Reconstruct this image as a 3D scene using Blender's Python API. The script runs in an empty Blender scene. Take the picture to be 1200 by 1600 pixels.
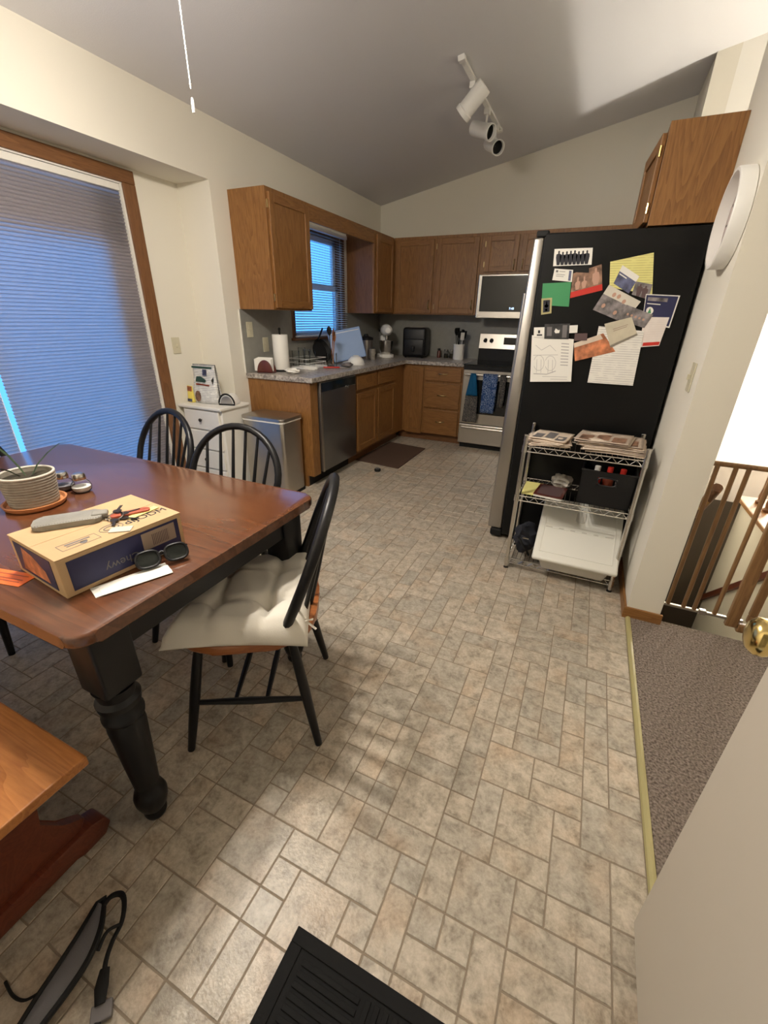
import bpy, bmesh, math, random
from mathutils import Vector, Matrix
random.seed(7)
S = bpy.context.scene
COL = S.collection
R = math.radians
# ------------------------------------------------------------------ camera
CAM = Vector((2.5687, 0.0, 1.3472)); PITCH, ROLL, YAW, FPX = 0.4303, 0.0194, 0.4273, 661.46
fw = Vector((-math.sin(YAW)*math.cos(PITCH), math.cos(YAW)*math.cos(PITCH), -math.sin(PITCH)))
r0 = Vector((math.cos(YAW), math.sin(YAW), 0)); u0 = r0.cross(fw)
rr = r0*math.cos(ROLL)+u0*math.sin(ROLL); uu = u0*math.cos(ROLL)-r0*math.sin(ROLL)
cd = bpy.data.cameras.new('camera'); cam = bpy.data.objects.new('camera', cd); COL.objects.link(cam)
cd.sensor_fit = 'HORIZONTAL'; cd.sensor_width = 36; cd.lens = FPX/1200*36; cd.clip_start = .01
cam.matrix_world = Matrix(((rr.x, uu.x, -fw.x, CAM.x), (rr.y, uu.y, -fw.y, CAM.y), (rr.z, uu.z, -fw.z, CAM.z), (0, 0, 0, 1)))
S.camera = cam
# ------------------------------------------------------------------ world, exposure, light levels
SKY = (.10, .40, 1.0); SKY_STRENGTH = 1.7
FAN_LAMP = 320; FAN_COL = (1, .915, .81)
STAIR_LAMP = 740; STAIR_COL = (1, .93, .82)
w = bpy.data.worlds.new('dusk'); S.world = w; w.use_nodes = True
bg = w.node_tree.nodes['Background']; bg.inputs[0].default_value = (*SKY, 1); bg.inputs[1].default_value = SKY_STRENGTH
S.view_settings.view_transform = 'Standard'; S.view_settings.look = 'None'; S.view_settings.gamma = 1
S.view_settings.use_curve_mapping = False; S.view_settings.exposure = 0.24
S.cycles.max_bounces = 9; S.cycles.diffuse_bounces = 5; S.cycles.glossy_bounces = 4; S.cycles.transmission_bounces = 6
# ------------------------------------------------------------------ mesh helpers
class B:
    def __init__(s, off=(0, 0, 0)): s.bm = bmesh.new(); s.off = Vector(off)
    def _bev(s, vs, bev, seg=2):
        if bev > 0:
            es = list({e for v in vs for e in v.link_edges})
            bmesh.ops.bevel(s.bm, geom=es, offset=bev, segments=seg, affect='EDGES', profile=.5)
    def box(s, x0, x1, y0, y1, z0, z1, bev=0, seg=2, mat=None):
        m = Matrix.Translation(((x0+x1)/2, (y0+y1)/2, (z0+z1)/2)) @ Matrix.Diagonal((abs(x1-x0), abs(y1-y0), abs(z1-z0), 1))
        if mat: m = mat @ m
        g = bmesh.ops.create_cube(s.bm, size=1, matrix=m); s._bev(g['verts'], bev, seg); return s
    def cyl(s, p0, p1, r, r1=None, seg=16, caps=True):
        p0 = Vector(p0); p1 = Vector(p1); d = p1-p0
        m = Matrix.Translation((p0+p1)/2) @ d.to_track_quat('Z', 'Y').to_matrix().to_4x4()
        bmesh.ops.create_cone(s.bm, cap_ends=caps, segments=seg, radius1=r, radius2=r if r1 is None else r1, depth=d.length, matrix=m); return s
    def lathe(s, prof, c=(0, 0, 0), seg=24, m=None, cap=True):
        c = Vector(c); rings = []
        for (r, z) in prof:
            ring = []
            for k in range(seg):
                a = 2*math.pi*k/seg; v = Vector((r*math.cos(a), r*math.sin(a), z))
                if m: v = m @ v
                ring.append(s.bm.verts.new(c+v))
            rings.append(ring)
        for a, b in zip(rings, rings[1:]):
            for k in range(seg): s.bm.faces.new((a[k], a[(k+1) % seg], b[(k+1) % seg], b[k]))
        if cap:
            if prof[0][0] > 1e-4: s.bm.faces.new(rings[0][::-1])
            if prof[-1][0] > 1e-4: s.bm.faces.new(rings[-1])
        return s
    def tube(s, pts, r, seg=8, closed=False, flat=1.0):
        pts = [Vector(p) for p in pts]; n = len(pts); rs = r if isinstance(r, (list, tuple)) else [r]*n
        rings = []; prev = None
        for i, p in enumerate(pts):
            a = pts[(i-1) % n] if (closed or i > 0) else p; b = pts[(i+1) % n] if (closed or i < n-1) else p
            t = (b-a).normalized()
            if prev is None:
                ref = Vector((0, 0, 1)) if abs(t.z) < .9 else Vector((1, 0, 0)); u = t.cross(ref).normalized()
            else: u = (prev-t*prev.dot(t)).normalized()
            prev = u; v = t.cross(u)
            rings.append([s.bm.verts.new(p+(u*math.cos(2*math.pi*k/seg)+v*math.sin(2*math.pi*k/seg)*flat)*rs[i]) for k in range(seg)])
        for i in range(n if closed else n-1):
            a = rings[i]; b = rings[(i+1) % n]
            for k in range(seg): s.bm.faces.new((a[k], a[(k+1) % seg], b[(k+1) % seg], b[k]))
        if not closed: s.bm.faces.new(rings[0][::-1]); s.bm.faces.new(rings[-1])
        return s
    def prism(s, poly, axis, a0, a1, bev=0, seg=2):
        def mk(p, a):
            return {'x': (a, p[0], p[1]), 'y': (p[0], a, p[1]), 'z': (p[0], p[1], a)}[axis]
        v0 = [s.bm.verts.new(mk(p, a0)) for p in poly]; v1 = [s.bm.verts.new(mk(p, a1)) for p in poly]; n = len(poly)
        s.bm.faces.new(v0[::-1]); s.bm.faces.new(v1)
        for k in range(n): s.bm.faces.new((v0[k], v0[(k+1) % n], v1[(k+1) % n], v1[k]))
        s._bev(v0+v1, bev, seg); return s
    def face(s, pts): s.bm.faces.new([s.bm.verts.new(p) for p in pts]); return s
    def grid(s, f, nu, nv):
        g = [[s.bm.verts.new(f(i/nu, j/nv)) for j in range(nv+1)] for i in range(nu+1)]
        for i in range(nu):
            for j in range(nv): s.bm.faces.new((g[i][j], g[i+1][j], g[i+1][j+1], g[i][j+1]))
        return g
    def xf(s, m): bmesh.ops.transform(s.bm, matrix=m, verts=s.bm.verts[:]); return s
    def build(s, name, mat, parent=None, smooth=False, label=None, loc=None):
        bmesh.ops.recalc_face_normals(s.bm, faces=s.bm.faces[:])
        if s.off.length: bmesh.ops.translate(s.bm, vec=-s.off, verts=s.bm.verts[:])
        me = bpy.data.meshes.new(name); s.bm.to_mesh(me); s.bm.free()
        if mat: me.materials.append(M[mat] if isinstance(mat, str) else mat)
        if smooth:
            for p in me.polygons: p.use_smooth = True
            if smooth != 'all':
                try: me.set_sharp_from_angle(angle=R(40))
                except Exception: pass
        o = bpy.data.objects.new(name, me); COL.objects.link(o)
        if parent: o.parent = parent
        elif s.off.length: o.location = s.off
        if loc: o.location = loc
        if label: o['label'] = label
        return o
def cr(pts, k=5):
    P = [Vector(p) for p in pts]; out = []
    for i in range(len(P)-1):
        a, b, c, d = P[max(i-1, 0)], P[i], P[i+1], P[min(i+2, len(P)-1)]
        for j in range(k):
            t = j/k; out.append(.5*((2*b)+(c-a)*t+(2*a-5*b+4*c-d)*t*t+(3*b-a-3*c+d)*t**3))
    return out+[P[-1]]
def tag(o, label, cat, group=None):
    o['label'] = label; o['category'] = cat
    if group: o['group'] = group
    return o
def thing(name, label, cat, loc=(0, 0, 0), rz=0, group=None):
    o = bpy.data.objects.new(name, None); COL.objects.link(o); o.empty_display_size = .05
    o.location = loc; o.rotation_euler = (0, 0, rz); return tag(o, label, cat, group)
def struct(o): o['kind'] = 'structure'; return o
def copy_tree(o, parent=None):
    c = o.copy(); COL.objects.link(c); c.parent = parent
    for ch in [k for k in bpy.data.objects if k.parent == o]: copy_tree(ch, c)
    return c
def text_mesh(name, txt, size, mat, parent, mtx, depth=.0004, align='CENTER'):
    cu = bpy.data.curves.new(name, 'FONT'); cu.body = txt; cu.size = size; cu.extrude = depth; cu.align_x = align; cu.align_y = 'CENTER'
    t = bpy.data.objects.new(name+'_src', cu); COL.objects.link(t); bpy.context.view_layer.update()
    me = bpy.data.meshes.new_from_object(t.evaluated_get(bpy.context.evaluated_depsgraph_get()))
    bpy.data.objects.remove(t); me.transform(mtx); me.materials.clear(); me.materials.append(M[mat])
    o = bpy.data.objects.new(name, me); COL.objects.link(o); o.parent = parent; return o
# ------------------------------------------------------------------ materials
M = {}
def mk(name):
    m = bpy.data.materials.new(name); m.use_nodes = True; M[name] = m
    nt = m.node_tree; return m, nt, nt.nodes['Principled BSDF']
def N(nt, t, **k):
    n = nt.nodes.new(t)
    for a, v in k.items():
        if a in n.inputs.keys() if isinstance(a, str) else False: n.inputs[a].default_value = v
        else: setattr(n, a, v)
    return n
def plain(name, c, rough=.5, metal=0, spec=.5, noise=0, nscale=30, bump=0, bscale=200, coat=0, emit=0):
    m, nt, p = mk(name); L = nt.links
    p.inputs['Base Color'].default_value = (*c, 1); p.inputs['Roughness'].default_value = rough; p.inputs['Metallic'].default_value = metal
    p.inputs['Specular IOR Level'].default_value = spec; p.inputs['Coat Weight'].default_value = coat
    if emit: p.inputs['Emission Color'].default_value = (*c, 1); p.inputs['Emission Strength'].default_value = emit
    if noise or bump:
        tc = nt.nodes.new('ShaderNodeTexCoord')
    if noise:
        n = nt.nodes.new('ShaderNodeTexNoise'); n.inputs['Scale'].default_value = nscale; n.inputs['Detail'].default_value = 4; L.new(tc.outputs['Object'], n.inputs['Vector'])
        r = nt.nodes.new('ShaderNodeValToRGB'); r.color_ramp.elements[0].color = (*[v*(1-noise) for v in c], 1); r.color_ramp.elements[1].color = (*[min(1, v*(1+noise)) for v in c], 1)
        r.color_ramp.elements[0].position = .3; r.color_ramp.elements[1].position = .7
        L.new(n.outputs['Fac'], r.inputs['Fac']); L.new(r.outputs['Color'], p.inputs['Base Color'])
    if bump:
        n = nt.nodes.new('ShaderNodeTexNoise'); n.inputs['Scale'].default_value = bscale; n.inputs['Detail'].default_value = 3; L.new(tc.outputs['Object'], n.inputs['Vector'])
        b = nt.nodes.new('ShaderNodeBump'); b.inputs['Strength'].default_value = bump; b.inputs['Distance'].default_value = .002
        L.new(n.outputs['Fac'], b.inputs['Height']); L.new(b.outputs['Normal'], p.inputs['Normal'])
    return m
def wood(name, ca, cb, axis='z', rough=.4, sc=1.0, coat=0):
    m, nt, p = mk(name); L = nt.links; tc = nt.nodes.new('ShaderNodeTexCoord'); oi = nt.nodes.new('ShaderNodeObjectInfo')
    va = nt.nodes.new('ShaderNodeVectorMath'); va.operation = 'ADD'; mu = nt.nodes.new('ShaderNodeVectorMath'); mu.operation = 'SCALE'; mu.inputs[0].default_value = (3.1, 2.3, 1.7)
    L.new(oi.outputs['Random'], mu.inputs['Scale']); L.new(tc.outputs['Object'], va.inputs[0]); L.new(mu.outputs[0], va.inputs[1])
    mp = nt.nodes.new('ShaderNodeMapping'); s = {'x': (.10, 1, 1), 'y': (1, .10, 1), 'z': (1, 1, .10)}[axis]; mp.inputs['Scale'].default_value = [v*sc for v in s]
    L.new(va.outputs[0], mp.inputs['Vector'])
    n1 = nt.nodes.new('ShaderNodeTexNoise'); n1.inputs['Scale'].default_value = 9; n1.inputs['Detail'].default_value = 2; n1.inputs['Distortion'].default_value = .6; L.new(mp.outputs[0], n1.inputs['Vector'])
    mm = nt.nodes.new('ShaderNodeMath'); mm.operation = 'MULTIPLY'; mm.inputs[1].default_value = 14; L.new(n1.outputs['Fac'], mm.inputs[0])
    fr = nt.nodes.new('ShaderNodeMath'); fr.operation = 'FRACT'; L.new(mm.outputs[0], fr.inputs[0])
    n2 = nt.nodes.new('ShaderNodeTexNoise'); n2.inputs['Scale'].default_value = 160; n2.inputs['Detail'].default_value = 3; L.new(mp.outputs[0], n2.inputs['Vector'])
    ad = nt.nodes.new('ShaderNodeMath'); ad.operation = 'MULTIPLY_ADD'; ad.inputs[1].default_value = .45; L.new(fr.outputs[0], ad.inputs[0]); L.new(n2.outputs['Fac'], ad.inputs[2])
    r = nt.nodes.new('ShaderNodeValToRGB'); r.color_ramp.elements[0].position = .35; r.color_ramp.elements[1].position = .95
    r.color_ramp.elements[0].color = (*ca, 1); r.color_ramp.elements[1].color = (*cb, 1)
    L.new(ad.outputs[0], r.inputs['Fac']); L.new(r.outputs['Color'], p.inputs['Base Color'])
    p.inputs['Roughness'].default_value = rough; p.inputs['Coat Weight'].default_value = coat; p.inputs['Coat Roughness'].default_value = .15
    b = nt.nodes.new('ShaderNodeBump'); b.inputs['Strength'].default_value = .08; b.inputs['Distance'].default_value = .001
    L.new(ad.outputs[0], b.inputs['Height']); L.new(b.outputs['Normal'], p.inputs['Normal']); return m
for ax in 'xyz': wood('oak_'+ax, (.170, .070, .017), (.275, .128, .037), ax, .42)
for ax in 'xyz': wood('oak_dark_'+ax, (.12, .048, .015), (.19, .083, .029), ax, .45)
wood('bench_x', (.28, .092, .018), (.42, .165, .04), 'x', .35); wood('bench_dark', (.10, .02, .008), (.15, .035, .014), 'x', .4)
wood('table_x', (.088, .030, .013), (.14, .050, .020), 'x', .22, .6, .5)
wood('seatwood', (.24, .075, .022), (.33, .12, .038), 'y', .3)
wood('gatewood', (.17, .085, .032), (.26, .14, .055), 'z', .45)
plain('wall', (.73, .695, .60), .85, bump=.15, bscale=120)
plain('ceil', (.69, .685, .70), .9, bump=.3, bscale=160)
plain('white_wall', (.82, .80, .74), .85, bump=.15, bscale=120)
plain('doorpaint', (.52, .47, .39), .5)
plain('backsplash', (.27, .265, .235), .5, noise=.06, nscale=20)
plain('switch', (.56, .52, .38), .4); plain('white', (.82, .81, .77), .4); plain('whitepaint', (.74, .72, .66), .45)
plain('black', (.006, .006, .007), .4, spec=.35); plain('matte_black', (.007, .007, .007), .6, spec=.3); plain('fridge_black', (.004, .0042, .0045), .34, spec=.25, bump=.1, bscale=400); plain('fridge_steel', (.42, .40, .37), .36, 1)
plain('rubber', (.008, .008, .008), .8, spec=.2, bump=.5, bscale=60); plain('grey_cloth', (.26, .25, .26), .9, bump=.3, bscale=500)
plain('steel', (.50, .47, .42), .33, 1, noise=.05, nscale=8); plain('dark_steel', (.22, .215, .21), .3, .9)
plain('chrome', (.62, .60, .56), .22, 1); plain('brass', (.72, .55, .22), .18, 1); plain('old_brass', (.50, .37, .18), .3, 1)
plain('pewter', (.05, .04, .035), .4, .7)
plain('darkglass', (.012, .014, .014), .08); plain('ceramic', (.30, .27, .22), .5, noise=.2, nscale=40, bump=.3, bscale=80)
plain('rim', (.62, .58, .50), .4); plain('terracotta', (.50, .20, .07), .6, noise=.15); plain('soil', (.035, .028, .015), .95, noise=.5, nscale=60, bump=1, bscale=90)
plain('leaf', (.05, .09, .035), .5, noise=.3); plain('cushion', (.74, .70, .61), .9, bump=.25, bscale=400)
plain('cardboard', (.50, .34, .18), .75, noise=.06, nscale=12); plain('navy', (.018, .02, .075), .5, noise=.15, nscale=10); plain('ink', (.012, .012, .02), .6); plain('greyink', (.16, .15, .15), .6); plain('pencil', (.45, .43, .42), .7); plain('photo_dark', (.035, .035, .037), .4, noise=.6, nscale=30)
plain('labelgrey', (.33, .25, .19), .6); plain('label_dark', (.10, .06, .06), .6)
plain('orange', (.80, .17, .03), .5); plain('paper', (.80, .78, .72), .75); plain('paper_old', (.66, .55, .44), .8, noise=.08)
plain('red', (.55, .03, .02), .4); plain('green', (.055, .28, .11), .7); plain('yellow', (.75, .62, .12), .6); plain('paleyellow', (.78, .72, .26), .7)
plain('lensglass', (.03, .035, .03), .05, spec=.8); plain('leather', (.24, .23, .20), .55, noise=.1, bump=.3); plain('redleather', (.36, .07, .03), .5)
plain('blue_cloth', (.01, .16, .36), .85); plain('brown_rug', (.075, .04, .024), .9, bump=.5); plain('darkred', (.10, .02, .014), .3, coat=.3)
plain('silver_bag', (.45, .42, .36), .35, noise=.25, nscale=20, bump=.6, bscale=40)
plain('board_bluelight', (.30, .42, .66), .25); plain('binwhite', (.76, .75, .68), .4); plain('binclear', (.58, .56, .50), .45)
plain('gold_strip', (.42, .37, .17), .45); plain('grout', (.25, .20, .145), .8); plain('bluish_dark', (.012, .014, .022), .8)
plain('stair_carpet', (.10, .08, .06), .95, bump=.6, bscale=300); plain('photo_grey', (.20, .18, .18), .5, noise=.7, nscale=28)
plain('photo_warm', (.25, .14, .09), .5, noise=.7, nscale=30); plain('photo_orange', (.50, .18, .08), .5, noise=.6, nscale=26); plain('photo_blue', (.10, .11, .20), .5, noise=.7, nscale=28)
plain('skin', (.50, .30, .22), .7); plain('booklet', (.55, .50, .38), .6, noise=.1, nscale=20); plain('greenbrand', (.05, .12, .10), .5)
plain('clock_face', (.50, .40, .38), .35); plain('led', (.5, .7, 1), .5, emit=2.5); plain('vinylframe', (.78, .79, .80), .4)
def glass(name, tint=(1, 1, 1), rough=0.0, fac=.12):
    m, nt, p = mk(name); L = nt.links; o = nt.nodes['Material Output']
    t = nt.nodes.new('ShaderNodeBsdfTransparent'); t.inputs[0].default_value = (*tint, 1); g = nt.nodes.new('ShaderNodeBsdfGlossy'); g.inputs['Roughness'].default_value = .04
    lw = nt.nodes.new('ShaderNodeLayerWeight'); lw.inputs[0].default_value = fac; mx = nt.nodes.new('ShaderNodeMixShader')
    L.new(lw.outputs['Fresnel'], mx.inputs[0]); L.new(t.outputs[0], mx.inputs[1]); L.new(g.outputs[0], mx.inputs[2]); L.new(mx.outputs[0], o.inputs[0])
glass('pane'); glass('clearglass', (.96, .97, .97), fac=.12)
def fabric_trans(name, c, tr, f=.55):
    m, nt, p = mk(name); L = nt.links; o = nt.nodes['Material Output']
    d = nt.nodes.new('ShaderNodeBsdfDiffuse'); d.inputs[0].default_value = (*c, 1); t = nt.nodes.new('ShaderNodeBsdfTranslucent'); t.inputs[0].default_value = (*tr, 1)
    mx = nt.nodes.new('ShaderNodeMixShader'); mx.inputs[0].default_value = f; L.new(d.outputs[0], mx.inputs[1]); L.new(t.outputs[0], mx.inputs[2]); L.new(mx.outputs[0], o.inputs[0])
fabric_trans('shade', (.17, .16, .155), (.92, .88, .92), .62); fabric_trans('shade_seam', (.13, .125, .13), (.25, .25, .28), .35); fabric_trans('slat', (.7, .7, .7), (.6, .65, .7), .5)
def lamp_mat(name, col, st):
    m, nt, p = mk(name); o = nt.nodes['Material Output']; e = nt.nodes.new('ShaderNodeEmission'); e.inputs[0].default_value = (*col, 1); e.inputs[1].default_value = st; nt.links.new(e.outputs[0], o.inputs[0])
lamp_mat('fan_glow', FAN_COL, FAN_LAMP); lamp_mat('stair_glow', STAIR_COL, STAIR_LAMP)
def granite(name):
    m, nt, p = mk(name); L = nt.links; tc = nt.nodes.new('ShaderNodeTexCoord')
    n = nt.nodes.new('ShaderNodeTexNoise'); n.inputs['Scale'].default_value = 45; n.inputs['Detail'].default_value = 6; n.inputs['Roughness'].default_value = .7; L.new(tc.outputs['Object'], n.inputs['Vector'])
    r = nt.nodes.new('ShaderNodeValToRGB'); e = r.color_ramp.elements; e[0].position = .36; e[0].color = (.10, .09, .085, 1); e[1].position = .66; e[1].color = (.62, .58, .52, 1); k = e.new(.5); k.color = (.36, .32, .28, 1)
    L.new(n.outputs['Fac'], r.inputs[0]); L.new(r.outputs[0], p.inputs['Base Color']); p.inputs['Roughness'].default_value = .3
granite('granite')
def vinyl(name):
    m, nt, p = mk(name); L = nt.links; ge = nt.nodes.new('ShaderNodeNewGeometry'); oi = nt.nodes.new('ShaderNodeObjectInfo'); at = nt.nodes.new('ShaderNodeAttribute'); at.attribute_name = 'tint'
    ad = nt.nodes.new('ShaderNodeMath'); ad.operation = 'ADD'; L.new(oi.outputs['Random'], ad.inputs[0]); L.new(at.outputs['Fac'], ad.inputs[1])
    fr = nt.nodes.new('ShaderNodeMath'); fr.operation = 'FRACT'; L.new(ad.outputs[0], fr.inputs[0])
    sc = nt.nodes.new('ShaderNodeVectorMath'); sc.operation = 'SCALE'; sc.inputs[0].default_value = (17, 9, 5); L.new(fr.outputs[0], sc.inputs['Scale'])
    va = nt.nodes.new('ShaderNodeVectorMath'); va.operation = 'ADD'; L.new(ge.outputs['Position'], va.inputs[0]); L.new(sc.outputs[0], va.inputs[1])
    n = nt.nodes.new('ShaderNodeTexNoise'); n.inputs['Scale'].default_value = 24; n.inputs['Detail'].default_value = 8; n.inputs['Roughness'].default_value = .7; n.inputs['Distortion'].default_value = .35; L.new(va.outputs[0], n.inputs['Vector'])
    r = nt.nodes.new('ShaderNodeValToRGB'); e = r.color_ramp.elements; e[0].position = .30; e[0].color = (.255, .228, .18, 1); e[1].position = .70; e[1].color = (.60, .555, .47, 1); k = e.new(.47); k.color = (.425, .385, .315, 1)
    nf = nt.nodes.new('ShaderNodeTexNoise'); nf.inputs['Scale'].default_value = 95; nf.inputs['Detail'].default_value = 5; nf.inputs['Roughness'].default_value = .65; L.new(va.outputs[0], nf.inputs['Vector'])
    mf = nt.nodes.new('ShaderNodeMath'); mf.operation = 'MULTIPLY_ADD'; mf.inputs[1].default_value = .45; mf.inputs[2].default_value = -.225; L.new(nf.outputs['Fac'], mf.inputs[0])
    af = nt.nodes.new('ShaderNodeMath'); af.operation = 'ADD'; L.new(n.outputs['Fac'], af.inputs[0]); L.new(mf.outputs[0], af.inputs[1]); L.new(af.outputs[0], r.inputs[0])
    n2 = nt.nodes.new('ShaderNodeTexNoise'); n2.inputs['Scale'].default_value = 7; n2.inputs['Detail'].default_value = 2; L.new(va.outputs[0], n2.inputs['Vector'])
    r2 = nt.nodes.new('ShaderNodeValToRGB'); r2.color_ramp.elements[0].position = .50; r2.color_ramp.elements[0].color = (1, 1, 1, 1); r2.color_ramp.elements[1].position = .72; r2.color_ramp.elements[1].color = (1.0, .90, .82, 1); L.new(n2.outputs['Fac'], r2.inputs[0])
    r3 = nt.nodes.new('ShaderNodeValToRGB'); e = r3.color_ramp.elements; e[0].color = (.84, .83, .82, 1); e[1].color = (1.04, 1.0, .97, 1); k = e.new(.75); k.color = (1.0, .95, .90, 1); L.new(fr.outputs[0], r3.inputs[0])
    m1 = nt.nodes.new('ShaderNodeMixRGB'); m1.blend_type = 'MULTIPLY'; m1.inputs[0].default_value = 1; L.new(r.outputs[0], m1.inputs[1]); L.new(r2.outputs[0], m1.inputs[2])
    m2 = nt.nodes.new('ShaderNodeMixRGB'); m2.blend_type = 'MULTIPLY'; m2.inputs[0].default_value = 1; L.new(m1.outputs[0], m2.inputs[1]); L.new(r3.outputs[0], m2.inputs[2])
    L.new(m2.outputs[0], p.inputs['Base Color']); p.inputs['Roughness'].default_value = .36; p.inputs['Specular IOR Level'].default_value = .4
    nb = nt.nodes.new('ShaderNodeTexNoise'); nb.inputs['Scale'].default_value = 130; nb.inputs['Detail'].default_value = 2; L.new(ge.outputs['Position'], nb.inputs['Vector'])
    b = nt.nodes.new('ShaderNodeBump'); b.inputs['Strength'].default_value = .35; b.inputs['Distance'].default_value = .002; L.new(nb.outputs['Fac'], b.inputs['Height']); L.new(b.outputs[0], p.inputs['Normal'])
vinyl('vinyl')
def carpet(name, a, bcol):
    m, nt, p = mk(name); L = nt.links; tc = nt.nodes.new('ShaderNodeTexCoord')
    n = nt.nodes.new('ShaderNodeTexNoise'); n.inputs['Scale'].default_value = 130; n.inputs['Detail'].default_value = 4; L.new(tc.outputs['Object'], n.inputs['Vector'])
    r = nt.nodes.new('ShaderNodeValToRGB'); r.color_ramp.elements[0].position = .32; r.color_ramp.elements[1].position = .7; r.color_ramp.elements[0].color = (*a, 1); r.color_ramp.elements[1].color = (*bcol, 1)
    L.new(n.outputs['Fac'], r.inputs[0]); L.new(r.outputs[0], p.inputs['Base Color']); p.inputs['Roughness'].default_value = .98; p.inputs['Specular IOR Level'].default_value = .05
    b = nt.nodes.new('ShaderNodeBump'); b.inputs['Strength'].default_value = 1; b.inputs['Distance'].default_value = .008; L.new(n.outputs['Fac'], b.inputs['Height']); L.new(b.outputs[0], p.inputs['Normal'])
carpet('carpet', (.10, .078, .062), (.33, .275, .235))
def lines(name, base, ink, freq, axis='Z', thr=.55, nz=25):
    """flat print: rows of text on paper"""
    m, nt, p = mk(name); L = nt.links; tc = nt.nodes.new('ShaderNodeTexCoord'); wv = nt.nodes.new('ShaderNodeTexWave'); wv.bands_direction = axis; wv.inputs['Scale'].default_value = freq
    L.new(tc.outputs['Object'], wv.inputs['Vector']); n = nt.nodes.new('ShaderNodeTexNoise'); n.inputs['Scale'].default_value = nz; L.new(tc.outputs['Object'], n.inputs['Vector'])
    mu = nt.nodes.new('ShaderNodeMath'); mu.operation = 'MULTIPLY'; L.new(wv.outputs['Fac'], mu.inputs[0]); L.new(n.outputs['Fac'], mu.inputs[1])
    r = nt.nodes.new('ShaderNodeValToRGB'); r.color_ramp.elements[0].position = thr*.6; r.color_ramp.elements[1].position = thr*.75; r.color_ramp.elements[0].color = (*base, 1); r.color_ramp.elements[1].color = (*ink, 1)
    L.new(mu.outputs[0], r.inputs[0]); L.new(r.outputs[0], p.inputs['Base Color']); p.inputs['Roughness'].default_value = .75
lines('print_white', (.80, .78, .72), (.62, .60, .57), 28); lines('print_yellow', (.74, .70, .26), (.58, .54, .20), 30); lines('print_pink', (.78, .71, .66), (.68, .61, .57), 40)
lines('news', (.60, .49, .39), (.26, .20, .16), 34, 'Y', .5, 18); lines('print_bag', (.74, .73, .69), (.32, .32, .32), 26, 'Z', .5, 30)
def pattern_cloth(name, a, bcol, sc):
    m, nt, p = mk(name); L = nt.links; tc = nt.nodes.new('ShaderNodeTexCoord'); v = nt.nodes.new('ShaderNodeTexVoronoi'); v.inputs['Scale'].default_value = sc; L.new(tc.outputs['Object'], v.inputs['Vector'])
    r = nt.nodes.new('ShaderNodeValToRGB'); r.color_ramp.interpolation = 'CONSTANT'; r.color_ramp.elements[0].color = (*a, 1); r.color_ramp.elements[1].position = .38; r.color_ramp.elements[1].color = (*bcol, 1)
    k = r.color_ramp.elements.new(.55); k.color = (*a, 1)
    L.new(v.outputs['Distance'], r.inputs[0]); L.new(r.outputs[0], p.inputs['Base Color']); p.inputs['Roughness'].default_value = .9
pattern_cloth('blue_towel', (.06, .14, .38), (.42, .55, .78), 42); pattern_cloth('grey_towel', (.10, .10, .10), (.34, .31, .27), 60)
def stripes(name, a, bcol, freq, axis='Z'):
    m, nt, p = mk(name); L = nt.links; tc = nt.nodes.new('ShaderNodeTexCoord'); wv = nt.nodes.new('ShaderNodeTexWave'); wv.bands_direction = axis; wv.inputs['Scale'].default_value = freq; L.new(tc.outputs['Object'], wv.inputs['Vector'])
    r = nt.nodes.new('ShaderNodeValToRGB'); r.color_ramp.interpolation = 'CONSTANT'; r.color_ramp.elements[0].color = (*a, 1); r.color_ramp.elements[1].position = .55; r.color_ramp.elements[1].color = (*bcol, 1)
    L.new(wv.outputs['Fac'], r.inputs[0]); L.new(r.outputs[0], p.inputs['Base Color']); p.inputs['Roughness'].default_value = .6
stripes('barcode', (.33, .25, .19), (.10, .06, .06), 70, 'Y')
stripes('barcode2', (.75, .72, .62), (.3, .3, .25), 120, 'X')
# ================================================================== STRUCTURE
YB, XR, XR2 = 5.3845, 2.962, 3.105
cz = lambda x: 2.527+.1952*x
# --- floor: grout bed with separate tiles
gb = B().box(-.45, 2.968, -.2, 5.5, -.06, -.0015).build('floor', 'grout'); struct(gb)
UX, UY, X0, Y0 = .0753, .0755, 2.274, .414
known = [(4,5,2,2),(3,7,2,2),(5,7,2,1),(6,6,1,1),(7,6,2,2),(6,4,2,2),(8,4,1,2),(4,4,2,1),(3,2,2,2),(5,3,1,1),(6,3,2,1),(2,4,2,1),(3,5,1,2),(2,5,1,1),(0,4,2,2),(2,6,1,2),(0,6,2,1),
         (2,2,1,2),(1,2,1,1),(0,3,2,1),(-1,3,1,1),(-1,1,2,2),(-2,2,1,2),(1,0,1,2),(2,1,1,1),(0,0,1,1),(-3,1,2,1),(-3,0,1,1),(-2,-1,2,2),(-5,2,1,1),(-5,0,2,2),(-4,2,2,2)]
occ = {}
tiles = []
def put(i, j, a, b):
    for p in range(a):
        for q in range(b): occ[(i+p, j+q)] = len(tiles)
    tiles.append((i, j, a, b))
for t in known: put(*t)
I0, I1, J0, J1 = -34, 9, -8, 66
rt = random.Random(3)
for j in range(J0, J1):
    for i in range(I0, I1):
        if (i, j) in occ: continue
        def free(a, b): return all((i+p, j+q) not in occ and i+p < I1 and j+q < J1 for p in range(a) for q in range(b))
        opts = [(2, 2)]*5+[(2, 1)]*3+[(1, 2)]*3+[(1, 1)]*1
        if (i+j) % 3 == 0: opts = [(1, 1)]*2+[(1, 2)]*3+[(2, 1)]*3+[(2, 2)]*3
        rt.shuffle(opts)
        for (a, b) in opts:
            if free(a, b): put(i, j, a, b); break
G = .0036
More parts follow.
